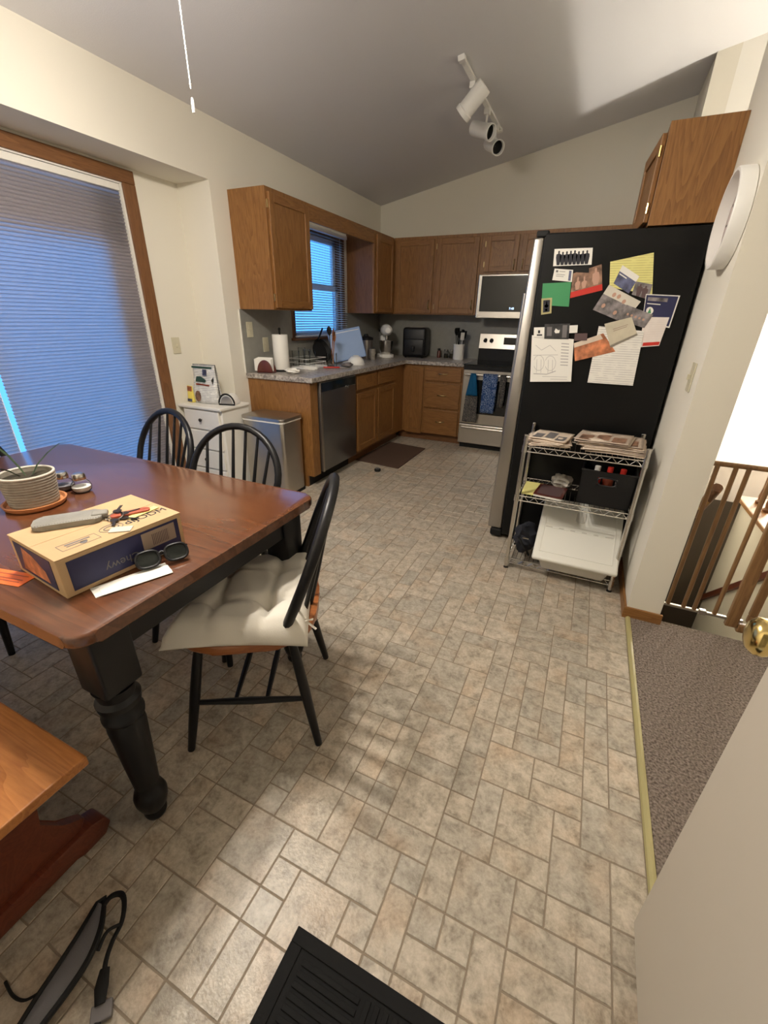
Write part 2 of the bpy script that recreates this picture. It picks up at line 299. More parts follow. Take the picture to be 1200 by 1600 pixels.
def tile_verts(bm, w, h, x, y, lay=None, val=0):
    c = .0012; xs = (x+G/2, x+w-G/2); ys = (y+G/2, y+h-G/2)
    lo = [bm.verts.new(p) for p in ((xs[0], ys[0], -.0016), (xs[1], ys[0], -.0016), (xs[1], ys[1], -.0016), (xs[0], ys[1], -.0016))]
    hi = [bm.verts.new(p) for p in ((xs[0]+c, ys[0]+c, 0), (xs[1]-c, ys[0]+c, 0), (xs[1]-c, ys[1]-c, 0), (xs[0]+c, ys[1]-c, 0))]
    fs = [bm.faces.new(hi)]+[bm.faces.new((lo[k], lo[(k+1) % 4], hi[(k+1) % 4], hi[k])) for k in range(4)]
    if lay is not None:
        for v in lo+hi: v[lay] = val
vis = []
for n, (i, j, a, b) in enumerate(tiles):
    x, y = X0+i*UX, Y0+j*UY; cxp, cyp = x+a*UX/2, y+b*UY/2
    d = Vector((cxp, cyp, 0))-CAM; wd = d.dot(fw)
    area = 0
    if wd > .1:
        px = 600+FPX*d.dot(rr)/wd; py = 800-FPX*d.dot(uu)/wd
        hidden = (cxp < 1.7 and .3 < cyp < 1.2 and px < 300) or (cyp > 2.64 and cxp > 2.15) or (cxp < .6 and cyp > 2.85)
        if -40 < px < 1240 and 300 < py < 1640 and not hidden: area = a*b*abs(d.z)/d.length**3
    vis.append((area, n))
vis.sort(reverse=True); top = {n for ar, n in vis[:300]}
proto = {}
sb = bmesh.new(); lay = sb.verts.layers.float.new('tint')
for n, (i, j, a, b) in enumerate(tiles):
    x, y = X0+i*UX, Y0+j*UY
    w_, h_ = a*UX, b*UY
    if i+a == I1: w_ += .014
    if x > XR-.01 and y > 2.05: continue
    if n in top:
        key = (a, b, i+a == I1)
        if key not in proto:
            t = bmesh.new(); tile_verts(t, w_, h_, 0, 0); me = bpy.data.meshes.new('tile'); t.to_mesh(me); t.free(); me.materials.append(M['vinyl']); proto[key] = me
        o = bpy.data.objects.new('tile', proto[key]); COL.objects.link(o); o.parent = gb; o.location = (x, y, 0)
    else: tile_verts(sb, w_, h_, x, y, lay, rt.random())
me = bpy.data.meshes.new('tile_field'); sb.to_mesh(me); sb.free(); me.materials.append(M['vinyl'])
o = bpy.data.objects.new('tile_field', me); COL.objects.link(o); o.parent = gb; o['kind'] = 'stuff'
# --- carpeted landing
struct(B().box(2.985, 4.6, -.2, 2.115, -.2, .008, .006).build('floor_landing', 'carpet'))
struct(B().prism([(2.966, -.001), (2.988, -.001), (2.986, .011), (2.977, .014), (2.969, .008)], 'y', -.15, 2.083).build('trim_1', 'gold_strip'))
# --- walls
def ywall(name, poly, y0, y1, m='wall'): return struct(B().prism(poly, 'y', y0, y1).build(name, m))
def xwall(name, poly, x0, x1, m='wall'): return struct(B().prism(poly, 'x', x0, x1).build(name, m))
ywall('wall_back', [(-.12, -.05), (XR2, -.05), (XR2, cz(XR2)), (-.12, cz(-.12))], YB, YB+.12)
wl = B(); T = 2.56
WY0, WY1, WZ0, WZ1 = 3.53, 4.45, 1.16, 2.07
for (a, b, c, d) in ((2.69, WY0, -.05, T), (WY1, 5.5, -.05, T), (WY0, WY1, -.05, WZ0), (WY0, WY1, WZ1, T), (-.2, 2.69, 2.172, T)): wl.box(-.12, 0, a, b, c, d)
struct(wl.build('wall_left', 'wall'))
wa = B()   # alcove with patio door
DY0, DY1, DZ = .42, 2.255, 2.09
for (a, b, c, d) in ((DY1, 2.69, -.05, 2.172), (-.2, DY0, -.05, 2.172), (DY0, DY1, DZ, 2.172)): wa.box(-.42, -.30, a, b, c, d)
wa.box(-.42, -.12, 2.69, 2.81, -.05, 2.172); wa.box(-.42, -.12, -.2, 2.81, 2.172, 2.26)
struct(wa.build('wall_alcove', 'wall'))
struct(B().box(-.45, -.30, -.2, 2.8, -.06, -.0012).build('floor_alcove_sill', 'grout'))
pw = B()   # partition with high opening towards the stairwell
pw.prism([(2.083, -.02), (YB, -.02), (YB, 2.17), (2.083, 2.17)], 'x', XR, XR2)
pw.prism([(2.083, 2.17), (2.74, 2.17), (2.74, 3.10), (2.083, 3.10)], 'x', XR, XR2)
pw.prism([(4.70, 2.17), (YB, 2.17), (YB, 3.10), (4.70, 3.10)], 'x', XR, XR2)
pw.prism([(XR, 3.10), (XR2, 3.10), (XR2, cz(XR2)), (XR, cz(XR))], 'y', 2.083, 2.74); pw.prism([(XR, 3.10), (XR2, 3.10), (XR2, cz(XR2)), (XR, cz(XR))], 'y', 4.70, YB)
struct(pw.build('wall_right', 'wall'))
XE = 4.6
ywall('wall_stair_back', [(XR2, -3), (XE+.1, -3), (XE+.1, cz(XE+.1)), (XR2, cz(XR2))], 4.70, 4.82, 'white_wall')
xwall('wall_stair_right', [(-.2, -3), (4.7, -3), (4.7, cz(XE)), (-.2, cz(XE))], XE, XE+.1, 'white_wall')
xwall('wall_stair_lower', [(2.2, -3), (4.7, -3), (4.7, -.02), (2.2, -.02)], XR, XR2, 'wall')
ywall('wall_stair_front', [(XR, -3), (XE, -3), (XE, -.2), (XR, -.2)], 1.9, 2.0, 'wall')
fwl = B(); FY0, FY1 = -.30, -.18   # front wall with the doorway the camera stands in
for (a, b, z0) in ((-.42, 2.0, -.05), (2.95, XE, -.05), (2.0, 2.95, 2.06)):
    fwl.prism([(a, z0), (b, z0), (b, cz(b)), (a, cz(a))], 'y', FY0, FY1)
struct(fwl.build('wall_front', 'wall'))
gr = B()  # unseen closed box behind the doorway, added to keep sky light out
gr.box(1.5, 3.5, -1.9, -1.8, -.1, 2.4); gr.box(1.4, 1.5, -1.9, -.3, -.1, 2.4); gr.box(3.5, 3.6, -1.9, -.3, -.1, 2.4); gr.box(1.4, 3.6, -1.9, -.3, 2.4, 2.5); gr.box(1.4, 3.6, -1.9, -.3, -.15, -.02)
struct(gr.build('wall_sky_block', 'white_wall'))
struct(B().prism([(-.45, cz(-.45)), (XE+.1, cz(XE+.1)), (XE+.1, cz(XE+.1)+.12), (-.45, cz(-.45)+.12)], 'y', -.32, YB+.15).build('ceiling', 'ceil'))
# --- oak baseboards
struct(B().box(XR-.012, XR2+.012, 2.071, 2.083, .0, .062, .003).build('baseboard_end', 'oak_x'))
struct(B().box(XR-.012, XR, 2.083, 2.62, .0, .062, .003).build('baseboard_right', 'oak_y'))
struct(B().box(-.3, -.288, 2.34, 2.69, .0, .08, .003).build('baseboard_left', 'oak_y'))
# --- patio door: oak casing, white liner, frames, panes
d1 = struct(B().box(-.30, -.281, DY1-.004, DY1+.082, 0, DZ-.006, .004).build('door_1', 'oak_dark_z'))
B().box(-.30, -.281, DY0-.09, DY1+.082, DZ-.006, DZ+.066, .004).build('casing_head', 'oak_dark_y', d1)
B().box(-.30, -.281, DY0-.09, DY0, 0, DZ-.006, .004).build('casing_side', 'oak_dark_z', d1)
B().box(-.36, -.30, DY1-.016, DY1-.004, 0, DZ-.006).build('liner', 'whitepaint', d1)
B().box(-.36, -.30, DY0, DY0+.02, 0, DZ-.006).build('liner', 'whitepaint', d1)
B().box(-.36, -.296, DY0, DY1-.004, DZ-.014, DZ-.006).build('liner_head', 'whitepaint', d1)
for (a, b) in ((1.25, DY1-.016), (DY0+.02, 1.30)):
    xo = -.395 if a > 1 else -.43
    q = B()
    wl_ = .035 if a > 1 else .10; wr_ = .17 if a > 1 else .035
    q.box(xo, xo+.035, a, a+wl_, .02, DZ-.05); q.box(xo, xo+.035, b-wr_, b, .02, DZ-.05); q.box(xo, xo+.035, a, b, .02, .14); q.box(xo, xo+.035, a, b, DZ-.34, DZ-.05)
    q.build('sash_frame', 'vinylframe', d1)
    B().box(xo+.014, xo+.020, a+.03, b-.03, .1, DZ-.1).build('glass_pane', 'pane', d1)
# --- kitchen window
w1 = struct(B().box(-.11, .014, WY0-.0, WY0+.022, WZ0, WZ1).build('window_1', 'oak_dark_z'))
B().box(-.11, .014, WY1-.022, WY1, WZ0, WZ1).build('jamb', 'oak_dark_z', w1); B().box(-.11, .014, WY0, WY1, WZ1-.02, WZ1).build('jamb_head', 'oak_dark_y', w1)
B().box(-.11, .045, WY0-.05, WY1+.05, WZ0-.022, WZ0, .003).build('sill', 'oak_dark_y', w1)
B().box(0, .014, WY0-.03, WY0, WZ0, WZ1+.03, .003).build('casing', 'oak_dark_z', w1); B().box(0, .014, WY1, WY1+.03, WZ0, WZ1+.03, .003).build('casing', 'oak_dark_z', w1)
B().box(0, .014, WY0, WY1, WZ1, WZ1+.03, .003).build('casing', 'oak_dark_y', w1)
for (z0, z1, xo) in ((WZ0, 1.63, -.075), (1.6, WZ1-.02, -.10)):
    q = B(); a, b = WY0+.022, WY1-.022; f = .045
    q.box(xo, xo+.03, a, a+f, z0, z1); q.box(xo, xo+.03, b-f, b, z0, z1); q.box(xo, xo+.03, a, b, z0, z0+f); q.box(xo, xo+.03, a, b, z1-f, z1)
    q.build('sash_frame', 'vinylframe', w1)
    B().box(xo+.012, xo+.017, a+f-.005, b-f+.005, z0+f-.005, z1-f+.005).build('glass_pane', 'pane', w1)
# --- stairs going down behind the gate
for k in range(8):
    y = 2.115+.26*k; z = -.19*(k+1)
    struct(B().box(XR2, 3.72, y, y+.28, z-.2, z, .01).build('floor_stair', 'stair_carpet'))
struct(B().box(XR2, 3.72, 4.15, 4.7, -1.75, -1.55).build('floor_stair_landing', 'stair_carpet'))
struct(B().box(3.84, XE, 2.115, 4.7, -.4, .20).box(3.475, 3.84, 3.56, 4.7, -1.9, .20).build('floor_hall', 'stair_carpet'))
# ================================================================== LAMPS
ft = thing('ceiling_fan', 'white ceiling fan with bowl light hanging over the dining table', 'ceiling fan', (1.30, 1.00, 2.34))
fo = (0, 0, 0); zc_ = cz(1.30)-2.34
B().lathe([(.0, zc_), (.07, zc_), (.07, zc_-.05), (.02, zc_-.07)], seg=20).build('canopy', 'white', ft, True)
B().cyl((0, 0, zc_-.06), (0, 0, .2), .012).build('rod', 'white', ft)
B().lathe([(.0, .22), (.06, .22), (.11, .17), (.12, .10), (.09, .04), (.0, .03)], seg=24).build('motor', 'white', ft, True)
for k in range(5):
    a = 2*math.pi*k/5+.3
    m = Matrix.Rotation(a, 4, 'Z') @ Matrix.Rotation(R(10), 4, 'X')
    B().box(.12, .58, -.06, .06, .12, .128, .003, mat=m).build('blade', 'oak_x', ft)
B().lathe([(.0, .035), (.05, .035), (.06, .02), (.05, -.01), (.0, -.015)], seg=24).build('light_collar', 'white', ft, True)
for k in range(4):
    a = math.pi*(.25+k/2); ox, oy = .165*math.cos(a), .165*math.sin(a)
    B().tube([(.04*math.cos(a), .04*math.sin(a), .01), (.11*math.cos(a), .11*math.sin(a), .03), (ox, oy, .018)], .008, 8).build('lamp_arm', 'white', ft, True)
    sk = B().lathe([(.012, .03), (.030, .018), (.058, -.012), (.060, -.026), (.058, -.026), (.055, -.012), (.028, .012)], (ox, oy, 0), 20, cap=False).build('lamp_cup', 'white', ft, True)  # opaque cup added to hold back lamp light upward and sideways
    B().lathe([(.022, .010), (.045, -.012), (.053, -.035), (.048, -.058), (.030, -.076), (.001, -.084)], (ox, oy, 0), 20, cap=False).build('glass_shade', 'fan_glow', sk, True)
ch = B()
cx_, cy_ = .065, .235
ch.tube([(.03, .10, .09), (.05, .19, .08), (cx_, cy_, .03), (cx_, cy_, -.40)], .0016, 6)
for k in range(5): ch.lathe([(.0005, -.004), (.003, 0), (.0005, .004)], (cx_, cy_, -.09-.075*k), 8)
ch.build('pull_chain', 'white', ft)
B().lathe([(.001, -.03), (.0045, -.028), (.004, 0), (.002, .006)], (cx_, cy_, -.425), 10).build('chain_pull', 'white', ft, True)
# stairwell pendant
st = thing('pendant_lamp', 'globe pendant lamp lighting the white stairwell behind the partition', 'lamp', (4.33, 4.36, 1.25))
B().lathe([(.001, -.07), (.04, -.058), (.066, -.02), (.066, .02), (.04, .058), (.02, .066)], seg=24).build('globe', 'stair_glow', st, True)
B().lathe([(.03, .066), (.03, .10), (.008, .11)], seg=16).build('cap', 'brass', st, True)
B().cyl((0, 0, .1), (0, 0, cz(4.33)-1.25), .006).build('cord', 'white', st)
# --- track light
tl = thing('track_light', 'white ceiling track with three cylindrical spotlight heads, switched off', 'track light', (1.49, 4.0, cz(1.49)))
sl = math.atan(.1952); mt = Matrix.Rotation(-sl, 4, 'Y')
B().box(-.017, .017, -.62, .58, -.022, -.001, .003).xf(mt).build('track', 'white', tl)
for y in (-.61, .57): B().box(-.022, .022, y-.02, y+.02, -.03, -.001, .004).xf(mt).build('track_end', 'white', tl)
def head(y, d, L_=.19, r=.05, drop=.10, fwd=.5):
    d = Vector(d).normalized(); top = Vector((0, y, -.03)); piv = Vector((0, y, -.03-drop)) 
    hd = B().box(-.02, .02, y-.03, y+.03, -.055, -.02, .005).build('head_adapter', 'white', tl)
    B().cyl(top, piv, .008, seg=10).build('stem', 'white', hd)
    c = piv; m = d.to_track_quat('Z', 'Y').to_matrix()
    B().lathe([(.0, -L_*(1-fwd)), (r*.92, -L_*(1-fwd)), (r, -L_*(1-fwd)+.01), (r, L_*fwd-.035), (r*1.1, L_*fwd-.03), (r*1.1, L_*fwd), (r*.98, L_*fwd), (r*.9, L_*fwd-.03)], c, 24, m, cap=False).build('spot_can', 'white', hd, True)
    B().lathe([(r*.9, L_*fwd-.025), (r*.55, L_*fwd-.05), (.001, L_*fwd-.055)], c, 24, m, cap=False).build('lens', 'matte_black', hd, True)
head(-.31, (-.72, .1, -.62), .2, .054, .09, .45)
head(.12, (.88, -.35, -.35), .19, .05, .12, .32)
head(.45, (.62, -.66, -.42), .19, .05, .12, .40)
# ================================================================== KITCHEN CABINETS
CD, UD, UB, UT = .646, .3263, 1.388, 2.1506
def door(par, ax, pos, a0, a1, z0, z1, mat='oak_z', hinge=None, pull=None, th=.02, sgn=1, fr=.055, off=(0, 0, 0), name='door', knob_mat='old_brass', dm='z'):
    """framed door on plane ax=pos facing sgn; a = other horizontal axis"""
    def bx(b, p0, p1, q0, q1, z0, z1, bev=.003):
        P = (pos+sgn*p0, pos+sgn*p1); P = (min(P), max(P))
        if ax == 'x': b.box(P[0], P[1], q0, q1, z0, z1, bev)
        else: b.box(q0, q1, P[0], P[1], z0, z1, bev)
        return b
    b = B(off); bx(b, 0, th*.55, a0+fr*.8, a1-fr*.8, z0+fr*.8, z1-fr*.8, .001)
    d = b.build(name, mat, par)
    hm = mat.rsplit('_', 1)[0]+('_y' if ax == 'x' else '_x')
    for (q0, q1) in ((a0, a0+fr), (a1-fr, a1)): bx(B(off), 0, th, q0, q1, z0, z1).build('stile', mat, d)
    for (r0_, r1_) in ((z0, z0+fr), (z1-fr, z1)): bx(B(off), 0, th, a0+fr, a1-fr, r0_, r1_).build('rail', hm, d)
    if hinge is not None:
        for zz in (z0+.07, z1-.07): bx(B(off), -.002, th*.6, hinge-.006, hinge+.006, zz-.025, zz+.025, .001).build('hinge', 'old_brass', d)
    if pull is not None:
        q, zz = pull; pb = B(off)
        def pt(o_, z): return (pos+sgn*o_, q, z) if ax == 'x' else (q, pos+sgn*o_, z)
        pb.tube([pt(th, zz-.045), pt(th+.02, zz-.03), pt(th+.026, zz), pt(th+.02, zz+.03), pt(th, zz+.045)], .0055, 8); pb.build('pull', knob_mat, d, True)
    return d
def drawer(par, ax, pos, a0, a1, z0, z1, sgn=1, mat='oak_x', off=(0, 0, 0), pull=True, name='drawer_front'):
    P = sorted((pos, pos+sgn*.02)); b = B(off)
    if ax == 'x': b.box(P[0], P[1], a0, a1, z0, z1, .006)
    else: b.box(a0, a1, P[0], P[1], z0, z1, .006)
    d = b.build(name, mat, par)
    if pull:
        c = (a0+a1)/2; zz = (z0+z1)/2+.01; o_ = .02
        def pt(k, o): return (pos+sgn*o, c+k, zz) if ax == 'x' else (c+k, pos+sgn*o, zz)
        B(off).tube([pt(-.05, o_), pt(-.035, o_+.018), pt(0, o_+.022), pt(.035, o_+.018), pt(.05, o_)], .005, 8).build('pull', 'old_brass', d, True)
    return d
# upper left of the window
L_ = (0, 2.853, UB)
c = thing('upper_cabinet', 'oak wall cabinet with one door beside the patio alcove, left of window', 'cabinet', L_)
b = B(L_); b.box(.001, UD-.02, 2.853, 2.872, UB, UT); b.box(.001, UD-.02, 3.348, 3.367, UB, UT); b.box(.001, UD-.02, 2.872, 3.348, UB, UB+.018); b.box(.001, UD-.02, 2.872, 3.348, UT-.018, UT); b.box(.001, .012, 2.872, 3.348, UB+.018, UT-.018)
b.build('carcass', 'oak_z', c); b = B(L_)
for q in ((2.853, 2.885, UB, UT), (3.335, 3.367, UB, UT), (2.885, 3.335, UB, UB+.035), (2.885, 3.335, UT-.045, UT)): b.box(UD-.02, UD, *q, .001)
b.build('face_frame', 'oak_z', c)
door(c, 'x', UD, 2.874, 3.358, UB+.012, UT-.03, hinge=2.868, off=L_)
# right of the window, up to the corner
L_ = (0, 4.553, UB)
c = thing('upper_cabinet', 'oak wall cabinet on the window wall next to the corner', 'cabinet', L_)
b = B(L_); b.box(.001, UD-.02, 4.553, YB-.001, UB, UT, .001); b.build('carcass', 'oak_dark_z', c)
B(L_).box(UD-.02, UD, 4.553, 5.058, UB, UT, .001).build('face_frame', 'oak_z', c)
door(c, 'x', UD, 4.60, 5.03, UB+.012, UT-.03, off=L_)
# valance over the window
tag(B((UD-.01, 3.95, 2.03)).box(UD-.02, UD, 3.368, 4.552, 2.035, UT, .002).build('window_valance', 'oak_y'), 'flat oak valance board spanning the two cabinets above the kitchen window', 'valance')
# back wall uppers
L_ = (.82, YB, UB); yf = YB-UD
c = thing('upper_cabinet', 'two-door oak wall cabinet on the back wall left of microwave', 'cabinet', L_)
B(L_).box(UD+.001, 1.318, yf+.02, YB-.001, UB, UT, .001).build('carcass', 'oak_z', c); B(L_).box(UD+.001, 1.318, yf, yf+.02, UB, UT, .001).build('face_frame', 'oak_z', c)
door(c, 'y', yf, .36, .805, UB+.012, UT-.03, sgn=-1, pull=(.775, UB+.10), off=L_); door(c, 'y', yf, .84, 1.295, UB+.012, UT-.03, sgn=-1, pull=(1.268, UB+.10), off=L_, hinge=.836)
L_ = (1.7, YB, 1.775)
c = thing('upper_cabinet', 'short oak cabinet with carved small doors directly above microwave', 'cabinet', L_)
B(L_).box(1.319, 2.095, yf+.02, YB-.001, 1.775, UT, .001).build('carcass', 'oak_z', c); B(L_).box(1.319, 2.095, yf, yf+.02, 1.775, UT, .001).build('face_frame', 'oak_z', c)
door(c, 'y', yf, 1.365, 1.695, 1.80, UT-.03, sgn=-1, pull=(1.668, 1.86), off=L_, hinge=1.36, fr=.05); door(c, 'y', yf, 1.725, 2.055, 1.80, UT-.03, sgn=-1, pull=(1.752, 1.86), off=L_, fr=.05)
L_ = (2.5, YB, UB)
c = thing('upper_cabinet', 'oak wall cabinet in the back right corner, mostly hidden behind fridge', 'cabinet', L_)
B(L_).box(2.097, XR-.001, yf+.02, YB-.001, UB, UT, .001).build('carcass', 'oak_z', c); B(L_).box(2.097, XR-.001, yf, yf+.02, UB, UT, .001).build('face_frame', 'oak_z', c)
door(c, 'y', yf, 2.12, 2.52, UB+.012, UT-.03, sgn=-1, off=L_); door(c, 'y', yf, 2.54, 2.94, UB+.012, UT-.03, sgn=-1, off=L_)
# over the fridge
L_ = (2.82, 3.0, 1.757)
c = thing('upper_cabinet', 'oak cabinet hung on the partition over the black fridge, door ajar', 'cabinet', L_)
b = B(L_); b.box(2.684, XR-.001, 2.642, 2.66, 1.757, 2.136, .001); b.box(2.70, XR-.001, 3.50, 3.518, 1.757, 2.136); b.box(2.70, XR-.001, 2.66, 3.50, 1.757, 1.775); b.box(2.70, XR-.001, 2.66, 3.50, 2.118, 2.136); b.build('carcass', 'oak_z', c)
b = B(L_)
for q in ((2.66, 2.70, 1.757, 2.136), (3.06, 3.10, 1.757, 2.136), (3.478, 3.518, 1.757, 2.136), (2.70, 3.478, 2.09, 2.136), (2.70, 3.478, 1.757, 1.79)): b.box(2.684, 2.70, *q)
b.build('face_frame', 'oak_z', c)
d = door(c, 'x', 2.683, 2.67, 3.07, 1.775, 2.105, sgn=-1, off=L_)
for zz in (1.83, 2.04): B(L_).cyl((2.668, 2.668, zz-.02), (2.668, 2.668, zz+.02), .006, seg=8).build('hinge', 'brass', d)
# swing the near door slightly open about its hinge edge
hv = Vector((2.672, 2.666, 1.94))-Vector(L_); mo = Matrix.Translation(hv) @ Matrix.Rotation(R(5), 4, 'Z') @ Matrix.Translation(-hv)
d.matrix_local = mo
door(c, 'x', 2.683, 3.09, 3.49, 1.775, 2.105, sgn=-1, off=L_)
# --- base run on window wall
L_ = (.3, 2.9, 0)
c = thing('base_cabinet_end', 'oak end panel with face strip closing the counter beside dishwasher', 'cabinet panel', L_)
B(L_).prism([(.001, 0), (.545, 0), (.545, .1), (.612, .1), (.612, .873), (.001, .873)], 'y', 2.853, 2.873).build('end_panel', 'oak_z', c)
B(L_).box(.59, .612, 2.873, 2.955, .1, .873).build('stile', 'oak_z', c); B(L_).box(.53, .545, 2.873, 2.955, 0, .1).build('toe_kick', 'matte_black', c)
L_ = (.3, 3.26, 0)
c = thing('dishwasher', 'dark stainless dishwasher under the counter end near the trash can', 'dishwasher', L_)
B(L_).box(.02, .60, 2.958, 3.565, .1, .87).build('tub', 'matte_black', c)
B(L_).box(.602, .637, 2.962, 3.561, .115, .868, .006).build('door', 'dark_steel', c, True)
B(L_).box(.6375, .640, 2.975, 3.548, .79, .86).build('control_panel', 'darkglass', c); B(L_).cyl((.638, 3.40, .785), (.652, 3.40, .785), .012).build('knob', 'chrome', c, True)
B(L_).box(.635, .6385, 2.962, 2.985, .115, .868, .001).build('edge_trim', 'steel', c)
B(L_).box(.50, .54, 2.96, 3.563, 0, .1).build('toe_kick', 'matte_black', c)
L_ = (.3, 4.1, 0)
c = thing('base_cabinet', 'oak sink cabinet with two doors under the kitchen window', 'cabinet', L_)
B(L_).box(.001, .59, 3.57, 4.77, .1, .873).build('carcass', 'oak_dark_z', c); B(L_).box(.59, .612, 3.57, 4.772, .1, .873, .001).build('face_frame', 'oak_z', c)
B(L_).box(.50, .54, 3.57, 4.77, 0, .1).build('toe_kick', 'oak_dark_y', c)
for (a, b_) in ((3.60, 4.03), (4.06, 4.50)):
    drawer(c, 'x', .612, a, b_, .72, .85, mat='oak_y', off=L_, pull=False); door(c, 'x', .612, a, b_, .13, .69, off=L_)
L_ = (1.0, 5.0, 0)
c = thing('base_cabinet', 'oak base cabinet with a stack of three drawers left of range', 'cabinet', L_); yb = YB-.612
B(L_).box(.615, 1.325, yb+.022, YB-.001, .1, .873).box(.001, .615, 4.775, YB-.001, .1, .873).build('carcass', 'oak_dark_z', c); B(L_).box(.615, 1.325, yb, yb+.022, .1, .873, .001).build('face_frame', 'oak_z', c)
B(L_).box(.54, 1.325, yb+.07, yb+.09, 0, .1).build('toe_kick', 'oak_dark_x', c)
door(c, 'y', yb, .66, .865, .09, .85, sgn=-1, off=L_)
for (z0, z1) in ((.705, .85), (.405, .685), (.10, .385)): drawer(c, 'y', yb, .885, 1.305, z0, z1, sgn=-1, off=L_)
L_ = (2.5, 5.0, 0)
c = thing('base_cabinet', 'oak base cabinet right of range, hidden behind the fridge', 'cabinet', L_)
B(L_).box(2.103, XR-.001, yb+.022, YB-.001, .1, .873).build('carcass', 'oak_dark_z', c); B(L_).box(2.103, XR-.001, yb, yb+.022, .1, .873, .001).build('face_frame', 'oak_z', c)
B(L_).box(2.103, XR-.001, yb+.07, yb+.09, 0, .1).build('toe_kick', 'oak_dark_x', c)
for (a, b_) in ((2.12, 2.52), (2.54, 2.94)): door(c, 'y', yb, a, b_, .13, .85, sgn=-1, off=L_)
ct = B((.3, 4.2, .875)).prism([(.001, 2.833), (CD, 2.833), (CD, YB-CD), (1.328, YB-CD), (1.328, YB-.002), (.001, YB-.002)], 'z', .8745, .914, .006).build('countertop', 'granite')
tag(ct, 'L-shaped grey granite-look countertop along the window and back walls', 'countertop')
tag(B((2.5, 5, .875)).box(2.103, XR-.002, YB-CD, YB-.002, .8745, .914, .006).build('countertop', 'granite'), 'short granite-look countertop between range and partition behind the fridge', 'countertop')
bs = B((.0, 4, 1)); bs.box(.0005, .008, 2.833, WY0-.031, .9145, UB-.001); bs.box(.0005, .008, WY0-.031, WY1+.031, .9145, WZ0-.023); bs.box(.0005, .008, WY1+.031, YB-.001, .9145, UB-.001); bs.box(.008, XR-.001, YB-.008, YB-.0005, .9145, UB-.001)
struct(bs.build('wall_backsplash', 'backsplash'))
struct(B((.005, 2.83, 1.15)).box(.0005, .011, 2.826, 2.833, .9145, UB-.001).build('trim_2', 'whitepaint'))
# outlets and switches
def plate(name, label, loc, ax, sgn, w=.07, h=.115, kind='toggle'):
    t = thing(name, label, 'light switch' if kind != 'outlet' else 'outlet', loc); e = .006*sgn
    def bx(a0, a1, q0, q1, z0, z1, bev=.0015):
        P = sorted((a0*sgn, a1*sgn)); b = B()
        return b.box(P[0], P[1], q0, q1, z0, z1, bev) if ax == 'x' else b.box(q0, q1, P[0], P[1], z0, z1, bev)
    bx(.0005, .006, -w/2, w/2, -h/2, h/2, .002).build('plate', 'switch', t)
    if kind == 'outlet':
        for z in (-.022, .022): bx(.006, .009, -.016, .016, z-.014, z+.014).build('socket', 'switch', t)
    else:
        for q in ((0,) if w < .1 else (-.022, .022)): bx(.006, .018, q-.005, q+.005, -.01, .012).build('toggle', 'switch', t)
plate('wall_switch', 'cream light switch plate on the alcove wall above white dresser', (-.30, 2.45, 1.128), 'x', 1)
plate('wall_outlet', 'cream outlet plate on grey backsplash under the oak cabinet', (.008, 2.925, 1.24), 'x', 1, kind='outlet')
plate('wall_outlet', 'cream outlet plate on backsplash behind the napkin holder', (.008, 3.107, 1.12), 'x', 1, kind='outlet')
plate('wall_switch', 'cream light switch on partition wall next to the fridge papers', (XR, 2.215, 1.143), 'x', -1)
# ================================================================== APPLIANCES
L_ = (1.715, 5.0, 0); RX0, RX1, RY = 1.335, 2.095, 4.70
c = thing('range', 'stainless electric range with black glass cooktop and towels on handle', 'stove', L_)
B(L_).box(RX0, RX1, RY+.03, YB-.02, .06, .895).build('body', 'dark_steel', c)
B(L_).box(RX0, RX1, RY-.005, YB-.09, .897, .914, .004).build('cooktop', 'darkglass', c)
bk = B(L_).prism([(YB-.075, .905), (YB-.01, .905), (YB-.01, 1.195), (YB-.05, 1.195)], 'x', RX0, RX1, .006).build('backguard', 'matte_black', c)
B(L_).prism([(YB-.085, 1.04), (YB-.06, 1.04), (YB-.045, 1.20), (YB-.06, 1.20)], 'x', RX0, RX1, .003).build('control_panel', 'steel', bk)
for x in (RX0+.07, RX0+.14, RX1-.14, RX1-.07): B(L_).cyl((x, YB-.07, 1.13), (x, YB-.105, 1.125), .022, .018).build('knob', 'black', bk, True)
B(L_).box(RX0+.28, RX1-.28, YB-.079, YB-.06, 1.09, 1.165, .002).build('display', 'darkglass', bk)
dr = B(L_).box(RX0+.004, RX1-.004, RY, RY+.03, .285, .875, .006).build('oven_door', 'steel', c)
B(L_).box(RX0+.10, RX1-.07, RY-.004, RY+.002, .40, .76, .004).build('oven_window', 'darkglass', dr)
B(L_).box(RX0+.004, RX1-.004, RY-.003, RY+.002, .855, .893).build('vent_trim', 'matte_black', dr)
hb = B(L_); hb.tube([(RX0+.03, RY-.045, .815), (RX1-.03, RY-.045, .815)], .012, 12)
for x in (RX0+.05, RX1-.05): hb.box(x-.012, x+.012, RY-.045, RY+.002, .805, .825)
hb.build('handle', 'chrome', dr, True)
d2 = B(L_).box(RX0+.004, RX1-.004, RY, RY+.03, .06, .275, .006).build('storage_drawer', 'steel', c); B(L_).box(RX0+.03, RX1-.03, RY-.018, RY+.001, .228, .25, .006).build('handle', 'steel', d2)
B(L_).box(RX0+.02, RX1-.02, RY+.05, YB-.05, 0, .06).build('base', 'matte_black', c)
